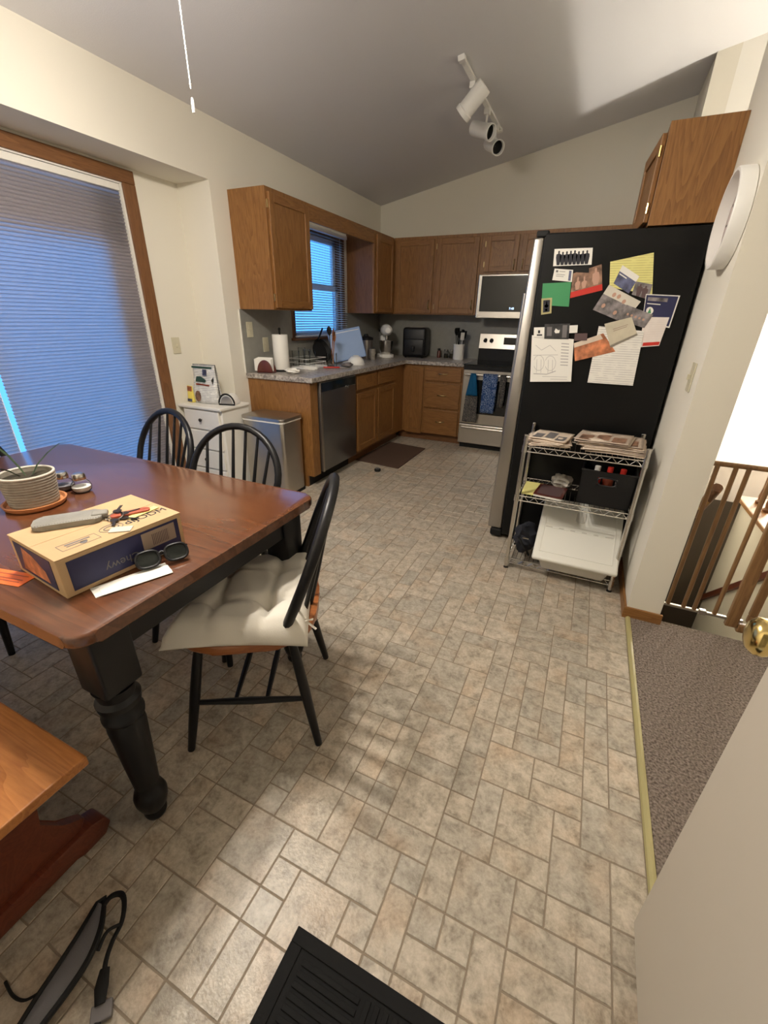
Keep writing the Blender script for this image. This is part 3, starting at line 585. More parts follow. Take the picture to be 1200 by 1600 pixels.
# microwave
L_ = (1.715, 5.2, UB); MY = 4.98
c = thing('microwave', 'stainless over-the-range microwave with dark window and blue clock', 'microwave', L_)
B(L_).box(1.339, 2.092, MY+.03, YB-.001, 1.362, 1.772).build('body', 'dark_steel', c); B(L_).box(1.339, 2.092, MY, MY+.03, 1.362, 1.772, .005).build('front_frame', 'steel', c)
B(L_).box(1.372, 1.90, MY-.004, MY+.001, 1.425, 1.758, .003).build('door_glass', 'darkglass', c); B(L_).box(1.915, 2.085, MY-.004, MY+.001, 1.425, 1.758, .003).build('control_panel', 'darkglass', c)
tm = Matrix.Translation(Vector((1.71, MY-.0045, 1.455))-Vector(L_)) @ Matrix.Rotation(R(90), 4, 'X')
text_mesh('clock_digits', '7:40', .03, 'led', c, tm)
tm = Matrix.Translation(Vector((1.36, MY-.0005, 1.392))-Vector(L_)) @ Matrix.Rotation(R(90), 4, 'X'); B(L_).lathe([(.001, 0), (.009, 0), (.009, .002)], (1.362, MY-.001, 1.39), 14, Matrix.Rotation(R(90), 3, 'X')).build('emblem', 'chrome', c)
# fridge
L_ = (2.55, 3.1, 0)
c = thing('refrigerator', 'black refrigerator with stainless doors, its side covered in papers', 'refrigerator', L_); FX = 2.238
B(L_).box(FX, 2.945, 2.64, 3.54, .035, 1.75, .006).build('body', 'fridge_black', c)
def fdoor(y0, y1, z0, z1):
    f = lambda z: 2.138+.042*(z/1.73)
    return B(L_).prism([(f(z0), z0), (FX-.006, z0), (FX-.006, z1), (f(z1), z1)], 'y', y0, y1, .012, 3)
fd = fdoor(2.645, 3.087, .07, 1.735).build('door', 'fridge_steel', c, True); fe = fdoor(3.093, 3.535, .07, 1.735).build('door', 'fridge_steel', c, True)
for (d_, y) in ((fd, 3.05), (fe, 3.13)):
    hb = B(L_); hb.tube([(2.10, y, .6), (2.115, y, 1.5)], .012, 10)
    for z in (.63, 1.47): hb.cyl((2.105, y, z), (2.165, y, z), .009, seg=8)
    hb.build('handle', 'steel', d_, True)
B(L_).box(FX-.006, FX, 2.65, 3.53, .07, 1.735).build('gasket', 'matte_black', c)
B(L_).box(2.16, FX, 2.642, 3.538, .012, .066, .012).build('kick_grille', 'matte_black', c)
B(L_).box(2.19, 2.25, 2.65, 2.70, 1.736, 1.765, .006).build('hinge_cover', 'matte_black', c); B(L_).box(2.19, 2.25, 3.48, 3.53, 1.736, 1.765, .006).build('hinge_cover', 'matte_black', c)
for (x, y) in ((2.3, 2.7), (2.9, 2.7), (2.3, 3.48), (2.9, 3.48)): B(L_).cyl((x, y, 0), (x, y, .036), .02).build('foot', 'matte_black', c)
# ================================================================== DINING TABLE
TX0, TX1, TY0, TY1, TZ = .25, 1.748, .335, 1.205, .75
L_ = (1.0, .77, 0)
t = thing('dining_table', 'wooden dining table with glossy brown top and black turned legs', 'table', L_)
def rrect(x0, x1, y0, y1, r, n=6):
    P = []
    for (cx, cy, a) in ((x1-r, y1-r, 0), (x0+r, y1-r, 90), (x0+r, y0+r, 180), (x1-r, y0+r, 270)):
        for k in range(n+1): th = R(a+90*k/n); P.append((cx+r*math.cos(th), cy+r*math.sin(th)))
    return P
B(L_).prism(rrect(TX0, TX1, TY0, TY1, .05), 'z', TZ-.032, TZ, .009, 3).build('tabletop', 'table_x', t, True)
for (x0, x1, y0, y1) in ((TX0+.09, TX1-.09, TY0+.06, TY0+.085), (TX0+.09, TX1-.09, TY1-.085, TY1-.06), (TX1-.085, TX1-.06, TY0+.09, TY1-.09), (TX0+.06, TX0+.085, TY0+.09, TY1-.09)):
    B(L_).box(x0, x1, y0, y1, TZ-.13, TZ-.0325, .003).build('apron', 'black', t)
prof = [(.022, 0), (.028, .008), (.031, .02), (.026, .035), (.036, .05), (.043, .075), (.044, .095), (.038, .115), (.031, .125), (.033, .15), (.039, .25), (.043, .33), (.046, .38), (.043, .405), (.049, .412), (.050, .425), (.043, .435), (.041, .45), (.050, .458), (.052, .475), (.042, .487), (.046, .51), (.05, .52)]
for (x, y) in ((TX0+.095, TY0+.09), (TX0+.095, TY1-.09), (TX1-.095, TY0+.09), (TX1-.095, TY1-.09)):
    b = B(L_); b.lathe(prof, (x, y, 0), 24); b.box(x-.048, x+.048, y-.048, y+.048, .52, TZ-.0325, .008, 3); b.build('leg', 'black', t, True)
# ================================================================== WINDSOR CHAIRS (local: faces +Y)
def chair_parts(t):
    s = B(); z0, z1 = .43, .462
    P = []
    for k in range(36):
        a = 2*math.pi*k/36; ca, sa = math.cos(a), math.sin(a); e = .62
        P.append((.225*math.copysign(abs(ca)**e, ca)*(1.02 if sa > 0 else .97), .22*math.copysign(abs(sa)**e, sa)-.01))
    s.prism(P, 'z', z0, z1, .010, 3); s.build('seat', 'seatwood', t, True)
    feet = {(1, 1): (.205, .205), (-1, 1): (-.205, .205), (1, -1): (.205, -.225), (-1, -1): (-.205, -.225)}
    def lp(k, z): f = feet[k]; tp = (k[0]*.145, k[1]*.14-.01); u = z/.435; return Vector((f[0]+(tp[0]-f[0])*u, f[1]+(tp[1]-f[1])*u, z))
    for k in feet:
        zs = (0.0, .006, .12, .22, .33, .435); rs = (.0115, .0125, .0155, .0175, .0165, .013)
        B().tube([lp(k, z) for z in zs], list(rs), 10).build('leg', 'black', t, True)
    for sx in (-1, 1):
        p, q = lp((sx, 1), .19), lp((sx, -1), .19); B().tube([p, p.lerp(q, .5), q], [.008, .0125, .008], 8).build('stretcher', 'black', t, True)
    for u in (.36, .64):
        p = lp((-1, 1), .19).lerp(lp((-1, -1), .19), u); q = lp((1, 1), .19).lerp(lp((1, -1), .19), u); B().tube([p, p.lerp(q, .5), q], [.007, .011, .007], 8).build('stretcher', 'black', t, True)
    def bow(a):   # a 0..pi, base left to base right
        x = .232*math.cos(a); z = .68+.21*math.sin(a); return x, z
    lean = lambda z: -.135-.19*(z-.46)/.5
    pts = [(.185, lean(.455)+.0, .445), (.205, lean(.54), .54), (.224, lean(.62), .62)]+[(bow(math.pi*k/20)[0], lean(bow(math.pi*k/20)[1]), bow(math.pi*k/20)[1]) for k in range(21)]
    pts += [(-x, y, z) for (x, y, z) in pts[2::-1]]
    B().tube(pts, .0155, 10).build('bow', 'black', t, True)
    for k in range(6):
        u = (k-2.5)/2.5; x = u*.17; zt = .68+.21*math.sqrt(max(0, 1-(x/.232)**2)); xb = u*.135; yb_ = -.205+.05*u*u
        p = Vector((xb, yb_, .45)); q = Vector((x, lean(zt)-.002, zt)); B().tube([p, p.lerp(q, .35), q], [.0075, .0085, .006], 8).build('spindle', 'black', t, True)
def chair(label, x, y, face):
    f = math.atan2(face[1], face[0])-math.pi/2
    return label, x, y, f
cs = [('black windsor chair with white cushion at the near end of table', 1.668, .893, (-.878, -.478)),
      ('black windsor chair behind the table in front of the trash can', 1.21, 1.15, (.087, -.996)),
      ('black windsor chair behind the table in front of white dresser', .60, 1.24, (-.174, -.985)),
      ('black windsor chair at far left end of table, mostly out of frame', .33, .80, (1, .05))]
c0 = None
for (lab, x, y, fc) in cs:
    f = math.atan2(fc[1], fc[0])-math.pi/2
    if c0 is None: c0 = thing('windsor_chair', lab, 'chair', (x, y, 0), f, 'windsor chairs around the dining table'); chair_parts(c0); k = c0
    else: k = copy_tree(c0); k.location = (x, y, 0); k.rotation_euler = (0, 0, f); k['label'] = lab
# seat cushion on the near chair
f = math.atan2(-.478, -.878)-math.pi/2
cu = thing('seat_cushion', 'off-white tufted tie-on cushion lying on the near chair', 'cushion', (1.668, .893, .463), f)
def cush(u, v, top):
    x = (u-.5)*.45*(1+.06*(2*v-1)**2); y = (v-.5)*.40*(1+.06*(2*u-1)**2)-.005
    e = min(u, 1-u, v, 1-v); ed = min(1, e/.10)**.5
    h = .010+.064*ed
    for (tu, tv) in ((.3, .3), (.7, .3), (.3, .7), (.7, .7)):
        d = math.hypot(u-tu, v-tv); h -= .046*math.exp(-(d/.06)**2)
        h -= .018*math.exp(-((abs(u-tu))/.025)**2)*math.exp(-(d/.22)**2)+.018*math.exp(-((abs(v-tv))/.025)**2)*math.exp(-(d/.22)**2)
    h += .004*math.sin(17*u+5*v)+.003*math.sin(23*v-9*u)
    return (x, y, max(.006, h) if top else .002)
b = B(); b.grid(lambda u, v: cush(u, v, True), 40, 40); b.grid(lambda u, v: cush(u, v, False), 40, 40); bmesh.ops.remove_doubles(b.bm, verts=b.bm.verts[:], dist=.0001)
bmesh.ops.bridge_loops(b.bm, edges=[e for e in b.bm.edges if e.is_boundary])
b.build('pad', 'cushion', cu, 'all')
for sx in (-1, 1): B().tube([(sx*.15, -.18, .02), (sx*.165, -.21, .04), (sx*.15, -.225, .03), (sx*.135, -.20, .015), (sx*.16, -.235, -.0)], .004, 6, flat=.4).build('tie', 'cushion', cu, True)
# ================================================================== BENCH
L_ = (1.1, .12, 0)
t = thing('bench', 'orange-brown wooden bench with plank top at the near left', 'bench', L_)
B(L_).box(.42, 1.72, -.075, .112, .425, .452, .004).build('plank', 'bench_x', t); B(L_).box(.42, 1.72, .1125, .298, .425, .452, .004).build('plank', 'bench_x', t)
for x in (.56, 1.545):
    B(L_).prism([(-.06, .075), (.285, .075), (.30, .10), (.25, .14), (.215, .20), (.235, .30), (.215, .35), (.25, .424), (-.03, .424), (.01, .30), (-.01, .20), (-.05, .12)], 'x', x-.014, x+.014, .003).build('end_panel', 'bench_dark', t)
    B(L_).prism([(-.14, .0), (-.04, .0), (-.03, .02), (.25, .02), (.26, .0), (.325, .0), (.345, .03), (.335, .062), (.30, .075), (-.12, .075), (-.15, .04)], 'x', x-.03, x+.03, .006).build('foot', 'bench_dark', t, True)
B(L_).box(.574, 1.531, .09, .115, .18, .26, .003).build('stretcher', 'bench_dark', t)
# ================================================================== ITEMS ON THE TABLE
# carton, upside down
ang = -math.atan2(.033, .304)
L_ = (1.588, .421, TZ)
t = thing('cardboard_box', 'cardboard shipping box with navy printed sides on the table', 'box', L_, ang)
BW, BD, BH = .306, .232, .10
B().box(-BD, 0, 0, BW, 0, BH-.002, .002).build('carton', 'cardboard', t)
for (x0, x1) in ((-BD-.001, -BD/2-.0006), (-BD/2+.0006, .001)): B().box(x0, x1, -.001, BW+.001, BH-.0018, BH+.0008, .0006).build('flap', 'cardboard', t)
B().box(.0003, .0012, .018, BW-.012, .012, BH-.012).build('printed_panel', 'navy', t); B().box(-BD+.02, -.03, -.0012, -.0003, .012, BH-.01).build('printed_panel', 'navy', t)
B().box(.0012, .0018, .19, .282, .035, .082).build('shipping_label', 'labelgrey', t); B().box(.0018, .0022, .215, .262, .040, .072).build('barcode', 'barcode', t)
pp = B(); pp.face([(-.19, -.0014, .02), (-.06, -.0014, .02), (-.07, -.0014, .05), (-.12, -.0014, .075), (-.17, -.0014, .085)]); pp.build('printed_picture', 'photo_orange', t)
text_mesh('lettering', 'Chewy', .03, 'greyink', t, Matrix.Translation((.0014, .135, .034)) @ Matrix.Rotation(R(90), 4, 'Z') @ Matrix.Rotation(R(90), 4, 'X') @ Matrix.Rotation(R(180), 4, 'Z'))
text_mesh('lettering', 'dIJODM', .034, 'ink', t, Matrix.Translation((-.055, .243, BH+.001)) @ Matrix.Rotation(R(90), 4, 'Z'))
pr = B(); z = BH+.0011
for (x0, x1, y0, y1) in ((-.03, -.029, .03, .115), (-.065, -.064, .03, .115), (-.065, -.029, .03, .031), (-.065, -.029, .114, .115), (-.058, -.052, .045, .10), (-.047, -.043, .045, .09)): pr.box(x0, x1, y0, y1, z, z+.0003)
pr.lathe([(.008, 0), (.008, .0003), (.006, .0003)], (-.040, .08, z), 16)
pr.tube([(-.06+.02*math.cos(a*.4), .155+.028*math.sin(a*.4), z) for a in range(16)], .0009, 6, True); pr.tube([(-.06+.011*math.cos(a*.4), .155+.018*math.sin(a*.4), z) for a in range(16)], .0012, 6, True)
pr.build('printed_stamps', 'greyink', t)
# key pouch, tags on top of the box
BT = TZ+BH+.0015
L_ = (1.424, .553, BT)
t = thing('key_pouch', 'grey stitched leather key pouch lying on the cardboard box', 'pouch', L_, R(52))
B().prism(rrect(-.075, .075, -.034, .034, .018), 'z', 0, .014, .004, 2).build('cover', 'leather', t, True)
b = B()
for k in range(24): b.box(-.066+k*.0058, -.063+k*.0058, -.0295, -.0285, .0138, .0148)
b.build('stitching', 'greyink', t); B().box(.05, .088, -.016, .016, .004, .018, .005).build('snap_strap', 'leather', t)
L_ = (1.505, .622, BT)
t = thing('key_bunch', 'bunch of metal keys on a ring lying on the box', 'keys', L_)
B().tube([(.02*math.cos(a*.35), .02*math.sin(a*.35), .006+.004*math.sin(a*.35)) for a in range(18)], .0016, 6, True).build('ring', 'chrome', t, True)
for (a, z) in ((20, .002), (75, .006), (130, .010), (-40, .004)):
    m = Matrix.Translation((0, 0, z)) @ Matrix.Rotation(R(a), 4, 'Z')
    B().prism([(.012, -.004), (.018, -.010), (.030, -.009), (.034, -.003), (.062, -.003), (.058, 0), (.064, .003), (.034, .004), (.030, .010), (.018, .010)], 'z', 0, .002).xf(m).build('key', 'pewter', t)
tag(B((1.577, .585, BT)).box(-.025, .025, -.015, .015, .0, .002, .0005, mat=Matrix.Translation((1.577, .585, BT)) @ Matrix.Rotation(R(38), 4, 'Z')).build('store_tag', 'barcode2'), 'small white barcode tag beside the keys on the box', 'tag')
L_ = (1.515, .655, BT)
t = thing('key_fob', 'reddish brown leather strap fob on the box next to keys', 'key fob', L_, R(62))
B().prism(rrect(-.045, .05, -.013, .013, .011), 'z', .001, .007, .002).build('strap', 'redleather', t, True); B().tube([(-.05+.010*math.cos(a*.5), .010*math.sin(a*.5), .004) for a in range(13)], .0015, 6, True).build('ring', 'chrome', t)
tag(B((1.53, .70, BT)).box(1.528, 1.548, .632, .72, BT+.0005, BT+.0025, .0006).build('shelf_tag', 'paleyellow'), 'narrow pale tag card behind the red leather fob on box', 'tag')
# sunglasses
L_ = (1.667, .618, TZ+.006)
t = thing('sunglasses', 'black sunglasses resting on a folded paper beside the box', 'sunglasses', L_, R(64))
def lens_pts(cx, s=1): return [(cx+.027*s*math.copysign(abs(math.cos(a))**.7, math.cos(a)), -.004, .024+.021*s*math.copysign(abs(math.sin(a))**.75, math.sin(a))) for a in [2*math.pi*k/28 for k in range(28)]]
tilt = Matrix.Rotation(R(-38), 4, 'X')
for cx in (-.034, .034):
    fr_ = B().tube(lens_pts(cx), .0035, 8, True).xf(tilt).build('lens_rim', 'black', t, True)
    b = B(); b.face(lens_pts(cx)); bmesh.ops.solidify(b.bm, geom=b.bm.faces[:], thickness=.0015); b.xf(tilt).build('lens', 'lensglass', fr_)
B().tube([(-.010, -.004, .03), (0, -.002, .036), (.010, -.004, .03)], .003, 8).xf(tilt).build('bridge', 'black', t, True)
for sx in (-1, 1): B().tube(cr([(sx*.063, 0, .036), (sx*.064, .008, .035), (sx*.05, .012+.004*sx, .034), (-sx*.03, .014+.004*sx, .030), (-sx*.05, .014+.004*sx, .018)]), .0028, 6, flat=.8).xf(tilt).build('temple', 'black', t, True)
b = B((1.645, .54, TZ)); m = Matrix.Translation((1.645, .54, TZ)) @ Matrix.Rotation(R(70), 4, 'Z')
b.box(-.085, .085, -.028, .022, .0006, .0025, .0004, mat=m); b.box(-.07, .085, -.036, .01, .0026, .004, .0004, mat=m @ Matrix.Rotation(R(-4), 4, 'Z'))
tag(b.build('folded_paper', 'paper'), 'folded white paper receipt on table under the sunglasses', 'paper')
L_ = (1.378, .413, TZ); m = Matrix.Translation(L_) @ Matrix.Rotation(R(12), 4, 'Z')
b = B(L_); b.box(-.075, .055, -.026, .026, .0006, .0018, .0003, mat=m); o = b.build('orange_card', 'orange'); tag(o, 'orange printed card sticking out beside the cardboard box', 'card')
b = B(L_); [b.box(-.06, .04, y-.0015, y+.0015, .0019, .0022, mat=m) for y in (-.012, -.003, .012)]; b.build('printed_lines', 'redleather', o)
# plant pot
PX, PY = .955, .70
t = thing('plant_pot', 'grey ribbed ceramic plant pot with sprouting leaves on terracotta saucer', 'plant pot', (PX, PY, TZ))
B().lathe([(.0, 0), (.078, 0), (.086, .006), (.09, .018), (.084, .018), (.078, .009), (.0, .008)], seg=40).build('saucer', 'terracotta', t, True)
pf = [(.0, .009), (.064, .009), (.068, .012)]
for k in range(10): z = .016+k*.0092; r = .068+k*.0009; pf += [(r+.0006, z), (r+.0022, z+.003), (r+.0008, z+.006)]
pf += [(.078, .108), (.078, .112)]
pot = B().lathe(pf+[(.072, .112), (.070, .095)], seg=48, cap=False).build('pot', 'ceramic', t, True)
B().tube([(.075*math.cos(2*math.pi*k/40), .075*math.sin(2*math.pi*k/40), .113) for k in range(40)], .004, 8, True).build('rim', 'rim', pot, True)
B().lathe([(.001, .104), (.04, .103), (.071, .098)], seg=24, cap=False).build('soil', 'soil', t, True)
def leaf(p, wdt):
    b = B(); n = len(p); L0 = []; R0 = []
    for i, q in enumerate(p):
        q = Vector(q); d = (Vector(p[min(i+1, n-1)])-Vector(p[max(i-1, 0)])).normalized(); s_ = d.cross(Vector((0, 0, 1)));
        s_ = s_.normalized() if s_.length > .05 else Vector((1, 0, 0)); ww = wdt*math.sin(math.pi*min(.97, .12+.88*i/(n-1)))
        L0.append(b.bm.verts.new(q-s_*ww)); R0.append(b.bm.verts.new(q+s_*ww+Vector((0, 0, .001))))
    for i in range(n-1): b.bm.faces.new((L0[i], R0[i], R0[i+1], L0[i+1]))
    bmesh.ops.solidify(b.bm, geom=b.bm.faces[:], thickness=.0012); b.build('leaf', 'leaf', t, 'all')
leaf([(0, 0, .10), (-.015, -.004, .13), (-.04, -.012, .17), (-.07, -.02, .195), (-.11, -.03, .19)], .004)
leaf([(-.01, -.01, .10), (-.03, -.03, .125), (-.06, -.06, .14), (-.10, -.10, .14)], .004)
leaf([(.01, .01, .10), (.0, .04, .13), (-.02, .09, .155), (-.05, .15, .17), (-.08, .19, .165)], .004)
leaf([(.015, .0, .10), (.02, .02, .12), (.025, .05, .135)], .003)
# shakers
for (x, y, lab, fillm) in ((.903, .826, 'glass pepper shaker with metal lid, left of the salt shaker', 'photo_grey'), (.972, .845, 'glass salt shaker with metal lid, right of the pepper shaker', 'paper')):
    t = thing('shaker', lab, 'shaker', (x, y, TZ), 0, 'shakers on the table')
    B().lathe([(.0, .001), (.022, .001), (.03, .008), (.033, .022), (.028, .036), (.018, .044), (.017, .048)], seg=24).build('jar', 'clearglass', t, True)
    B().lathe([(.0, .003), (.021, .003), (.028, .010), (.031, .021), (.0, .023)], seg=20).build('contents', fillm, t, True)
    B().lathe([(.0195, .046), (.021, .048), (.021, .064), (.016, .070), (.0, .072)], seg=20).build('lid', 'chrome', t, True)
# ================================================================== DRESSER, TRASH CAN
L_ = (-.08, 2.53, 0); X0d, X1d, Y0d, Y1d, Hd = -.275, .125, 2.375, 2.685, .71
t = thing('dresser', 'small white four-drawer chest in the corner beside patio door', 'dresser', L_)
B(L_).box(X0d, X1d, Y0d+.02, Y1d, .04, Hd-.022, .003).build('body', 'whitepaint', t); B(L_).box(X0d-.015, X1d+.015, Y0d-.012, Y1d, Hd-.022, Hd, .006).build('top', 'whitepaint', t)
for k in range(4):
    z0 = .06+k*.157; d = B(L_).box(X0d+.025, X1d-.025, Y0d, Y0d+.0195, z0, z0+.145, .004).build('drawer_front', 'whitepaint', t)
    B(L_).lathe([(.005, 0), (.005, .008), (.013, .014), (.012, .022), (.001, .026)], ((X0d+X1d)/2, Y0d, z0+.075), 14, Matrix.Rotation(R(90), 3, 'X')).build('knob', 'pewter', d, True)
for (x, y) in ((X0d+.02, Y0d+.04), (X1d-.02, Y0d+.04), (X0d+.02, Y1d-.02), (X1d-.02, Y1d-.02)): B(L_).box(x-.018, x+.018, y-.018, y+.018, 0, .042, .003).build('foot', 'whitepaint', t)
L_ = (.36, 2.68, 0)
t = thing('trash_can', 'stainless rectangular step trash can beside the oak cabinet end', 'trash can', L_)
B(L_).prism(rrect(.155, .545, 2.56, 2.815, .03), 'z', .02, .60, .002).build('body', 'steel', t, True); B(L_).prism(rrect(.15, .55, 2.555, 2.82, .03), 'z', 0, .022).build('base', 'matte_black', t)
b = B(L_); b.prism(rrect(.15, .55, 2.553, 2.822, .032), 'z', .601, .612); b.build('bag_edge', 'paper', t, True)
B(L_).prism(rrect(.146, .554, 2.55, 2.825, .034), 'z', .6125, .636, .005).build('lid', 'steel', t, True)
B(L_).box(.30, .40, 2.53, 2.57, .01, .022, .004).build('pedal', 'dark_steel', t)
# goods on dresser
Zd = Hd+.0005; L_ = (-.11, 2.51, Zd)
t = thing('feed_bag', 'standing printed white paper food bag on the white dresser', 'bag', L_, R(4))
b = B()
def bagf(u, v):
    w2 = .115*(1-.10*v); d2 = .042*(1-v)**.6+.004
    a = 2*math.pi*u; return (w2*max(-1, min(1, 1.25*math.cos(a))), d2*math.sin(a)*1.1+.005*math.sin(9*v+3*u), .29*v)
b.grid(bagf, 28, 10); bmesh.ops.remove_doubles(b.bm, verts=b.bm.verts[:], dist=.0004); bmesh.ops.holes_fill(b.bm, edges=b.bm.edges[:], sides=0)
bo = b.build('bag', 'print_bag', t, 'all')
def decal(par, name, mat, pts, y=-.056): bb = B(); bb.face([(x, y+.017*(z/.29)*2.0 if True else y, z) for (x, z) in pts]); bmesh.ops.solidify(bb.bm, geom=bb.bm.faces[:], thickness=.0008); return bb.build(name, mat, par)
decal(t, 'printed_band', 'greenbrand', [(-.10, .262), (.09, .262), (.09, .275), (-.10, .275)]); decal(t, 'printed_logo', 'greenbrand', [(-.07, .165), (.02, .16), (.03, .178), (-.02, .205), (-.06, .20)])
decal(t, 'printed_block', 'photo_blue', [(.0, .21), (.04, .21), (.04, .255), (.0, .255)]); decal(t, 'printed_stripe', 'redleather', [(-.07, .14), (.06, .135), (.06, .146), (-.07, .151)])
decal(t, 'printed_bowl', 'photo_warm', [(-.085+.028*math.cos(k*.52)+.03, .055+.042*math.sin(k*.52)) for k in range(12)])
t = thing('treat_pouch', 'yellow and orange snack pouch standing left of the paper bag', 'pouch', (-.252, 2.47, Zd), R(-8))
b = B(); b.grid(lambda u, v: (.034*max(-1, min(1, 1.3*math.cos(2*math.pi*u)))*(1-.06*v), .016*(1-v)*math.sin(2*math.pi*u)+.001*math.sin(2*math.pi*u), .125*v), 20, 8); bmesh.ops.remove_doubles(b.bm, verts=b.bm.verts[:], dist=.0002); bmesh.ops.holes_fill(b.bm, edges=b.bm.edges[:], sides=0)
b.build('pouch', 'yellow', t, 'all')
for (n_, m_, z0, z1) in (('printed_top', 'photo_orange', .085, .122), ('printed_foot', 'photo_blue', .006, .028)):
    bb = B(); bb.face([(-.028, -.019+.016*z0/.125, z0), (.028, -.019+.016*z0/.125, z0), (.028, -.019+.016*z1/.125, z1), (-.028, -.019+.016*z1/.125, z1)]); bmesh.ops.solidify(bb.bm, geom=bb.bm.faces[:], thickness=.0006); bb.build(n_, m_, t)
L_ = (.075, 2.52, Zd)
t = thing('napkin_dispenser', 'white arched napkin dispenser with black rim on the dresser', 'napkin holder', L_, R(18))
arc = [(.062*math.cos(R(a)), .078*math.sin(R(a))) for a in range(0, 181, 12)]
B().prism(arc, 'y', -.02, .085, .004).build('shell', 'white', t, True); B().tube([(x, -.022, z+.006) for (x, z) in arc], .0065, 8, True).build('rim', 'matte_black', t, True)
B().prism([(.8*x, .8*z+.008) for (x, z) in arc], 'y', -.024, -.0205).build('window', 'steel', t)
# ================================================================== WIRE SHELF
L_ = (2.615, 2.45, 0); SX0, SX1, SY0, SY1 = 2.336, 2.896, 2.29, 2.61
t = thing('wire_shelf', 'chrome three-tier wire shelf standing against the fridge side', 'shelf', L_)
for (x, y) in ((SX0, SY0), (SX1, SY0), (SX0, SY1), (SX1, SY1)):
    p = B(L_); p.cyl((x, y, .012), (x, y, .80), .0115, seg=12); p.lathe([(.0115, 0), (.013, .004), (.009, .008)], (x, y, .80), 12); o = p.build('post', 'chrome', t, True)
    B(L_).cyl((x, y, 0), (x, y, .014), .014, .010, seg=12).build('foot', 'matte_black', o)
for z in (.065, .465, .745):
    fr_ = B(L_)
    for zz in (z, z-.028):
        for y in (SY0, SY1): fr_.tube([(SX0, y, zz), (SX1, y, zz)], .003, 6)
        for x in (SX0, SX1): fr_.tube([(x, SY0, zz), (x, SY1, zz)], .003, 6)
    for y in (SY0, SY1):
        n = 20; fr_.tube([(SX0+.012+(SX1-SX0-.024)*k/n, y, z if k % 2 else z-.028) for k in range(n+1)], .0022, 5)
    for x in (SX0, SX1):
        n = 12; fr_.tube([(x, SY0+.012+(SY1-SY0-.024)*k/n, z if k % 2 else z-.028) for k in range(n+1)], .0022, 5)
    tr = fr_.build('tier_frame', 'chrome', t, True)
    wb = B(L_)
    for k in range(1, 23): wb.tube([(SX0+(SX1-SX0)*k/23, SY0, z+.002), (SX0+(SX1-SX0)*k/23, SY1, z+.002)], .0016, 5)
    wb.build('deck_wires', 'chrome', tr, True)
    for (x, y) in ((SX0, SY0), (SX1, SY0), (SX0, SY1), (SX1, SY1)): B(L_).cyl((x, y, z-.032), (x, y, z+.006), .015, .0135, seg=12).build('collar', 'chrome', tr, True)
# newspapers
def newspaper(x, y, z, w_, d_, h, rz, lab, mat='news'):
    o = thing('newspaper', lab, 'newspaper', (x, y, z), R(rz), 'newspapers on the wire shelf')
    n = 4
    for k in range(n):
        ph = random.uniform(0, 6); dx = random.uniform(-.012, .012); dy = random.uniform(-.010, .010); rz_ = random.uniform(-.06, .06)
        def pg(u, v):
            x = (u-.5)*w_; y = (v-.5)*d_; z_ = h*k/n+.0008+.004*(1-math.cos(2*math.pi*min(u, .5)))*.5+.006*abs(math.sin(2.2*u+ph))*(k+1)/n+.003*math.sin(5*v+ph)**2*(k+1)/n
            return (x*math.cos(rz_)-y*math.sin(rz_)+dx, x*math.sin(rz_)+y*math.cos(rz_)+dy, z_)
        b = B(); b.grid(pg, 14, 8); bmesh.ops.recalc_face_normals(b.bm, faces=b.bm.faces[:]); bmesh.ops.solidify(b.bm, geom=b.bm.faces[:], thickness=-h/n*.75)
        zmin = min(v.co.z for v in b.bm.verts)
        if zmin < .0003: bmesh.ops.translate(b.bm, vec=(0, 0, .0003-zmin), verts=b.bm.verts[:])
        b.build('folded_section', mat if k % 2 else 'paper_old', o, 'all')
        if k == n-1:
            pb = B()
            for q in range(3):
                u0 = .08+.3*q; v0 = .08+.1*(q % 2); P_ = [[pg(u0+.24*i_/4, v0+(.45+.15*(q % 2))*j_/4) for j_ in range(5)] for i_ in range(5)]
                for i_ in range(4):
                    for j_ in range(4): pb.face([tuple(Vector(p)+Vector((0, 0, h/n*.75+.0012))) for p in (P_[i_][j_], P_[i_+1][j_], P_[i_+1][j_+1], P_[i_][j_+1])])
            pb.build('printed_columns', 'photo_warm' if mat == 'news' else 'greyink', o)
    return o
newspaper(2.44, 2.43, .7485, .20, .26, .014, 8, 'folded newspaper at the bottom left of the shelf-top pile')
newspaper(2.76, 2.44, .7485, .27, .27, .018, -4, 'folded newspaper at the bottom right of the shelf-top pile')
newspaper(2.45, 2.42, .763, .19, .22, .016, -12, 'grey folded newspaper on top at left of the shelf', 'paper_old')
newspaper(2.745, 2.44, .767, .29, .24, .022, -7, 'thick folded newspaper in the middle of right-hand pile')
newspaper(2.70, 2.43, .7895, .25, .22, .012, -9, 'topmost newspaper with dark photograph print on right-hand pile')
# crate with red bottles
L_ = (2.765, 2.45, .469)
t = thing('storage_crate', 'black open storage crate with oval handle on middle shelf', 'crate', L_, R(-3))
b = B(); hw, hd, hh = .125, .13, .185
def tap(x, y, z): k = 1+.06*z/hh; return (x*k, y*k, z)
for (x0, x1, y0, y1, z0, z1) in ((-hw, hw, hd-.005, hd, 0, hh), (-hw, -hw+.005, -hd, hd, 0, hh), (hw-.005, hw, -hd, hd, 0, hh), (-hw, hw, -hd, hd, 0, .005), (-hw, hw, -hd, -hd+.005, 0, .115), (-hw, -.045, -hd, -hd+.005, .115, .155), (.045, hw, -hd, -hd+.005, .115, .155), (-hw, hw, -hd, -hd+.005, .155, hh)): b.box(x0, x1, y0, y1, z0, z1)
b.build('body', 'black', t); B().tube([(-hw, -hd, hh), (hw, -hd, hh), (hw, hd, hh), (-hw, hd, hh)], .006, 6, True).build('rim', 'black', t, True)
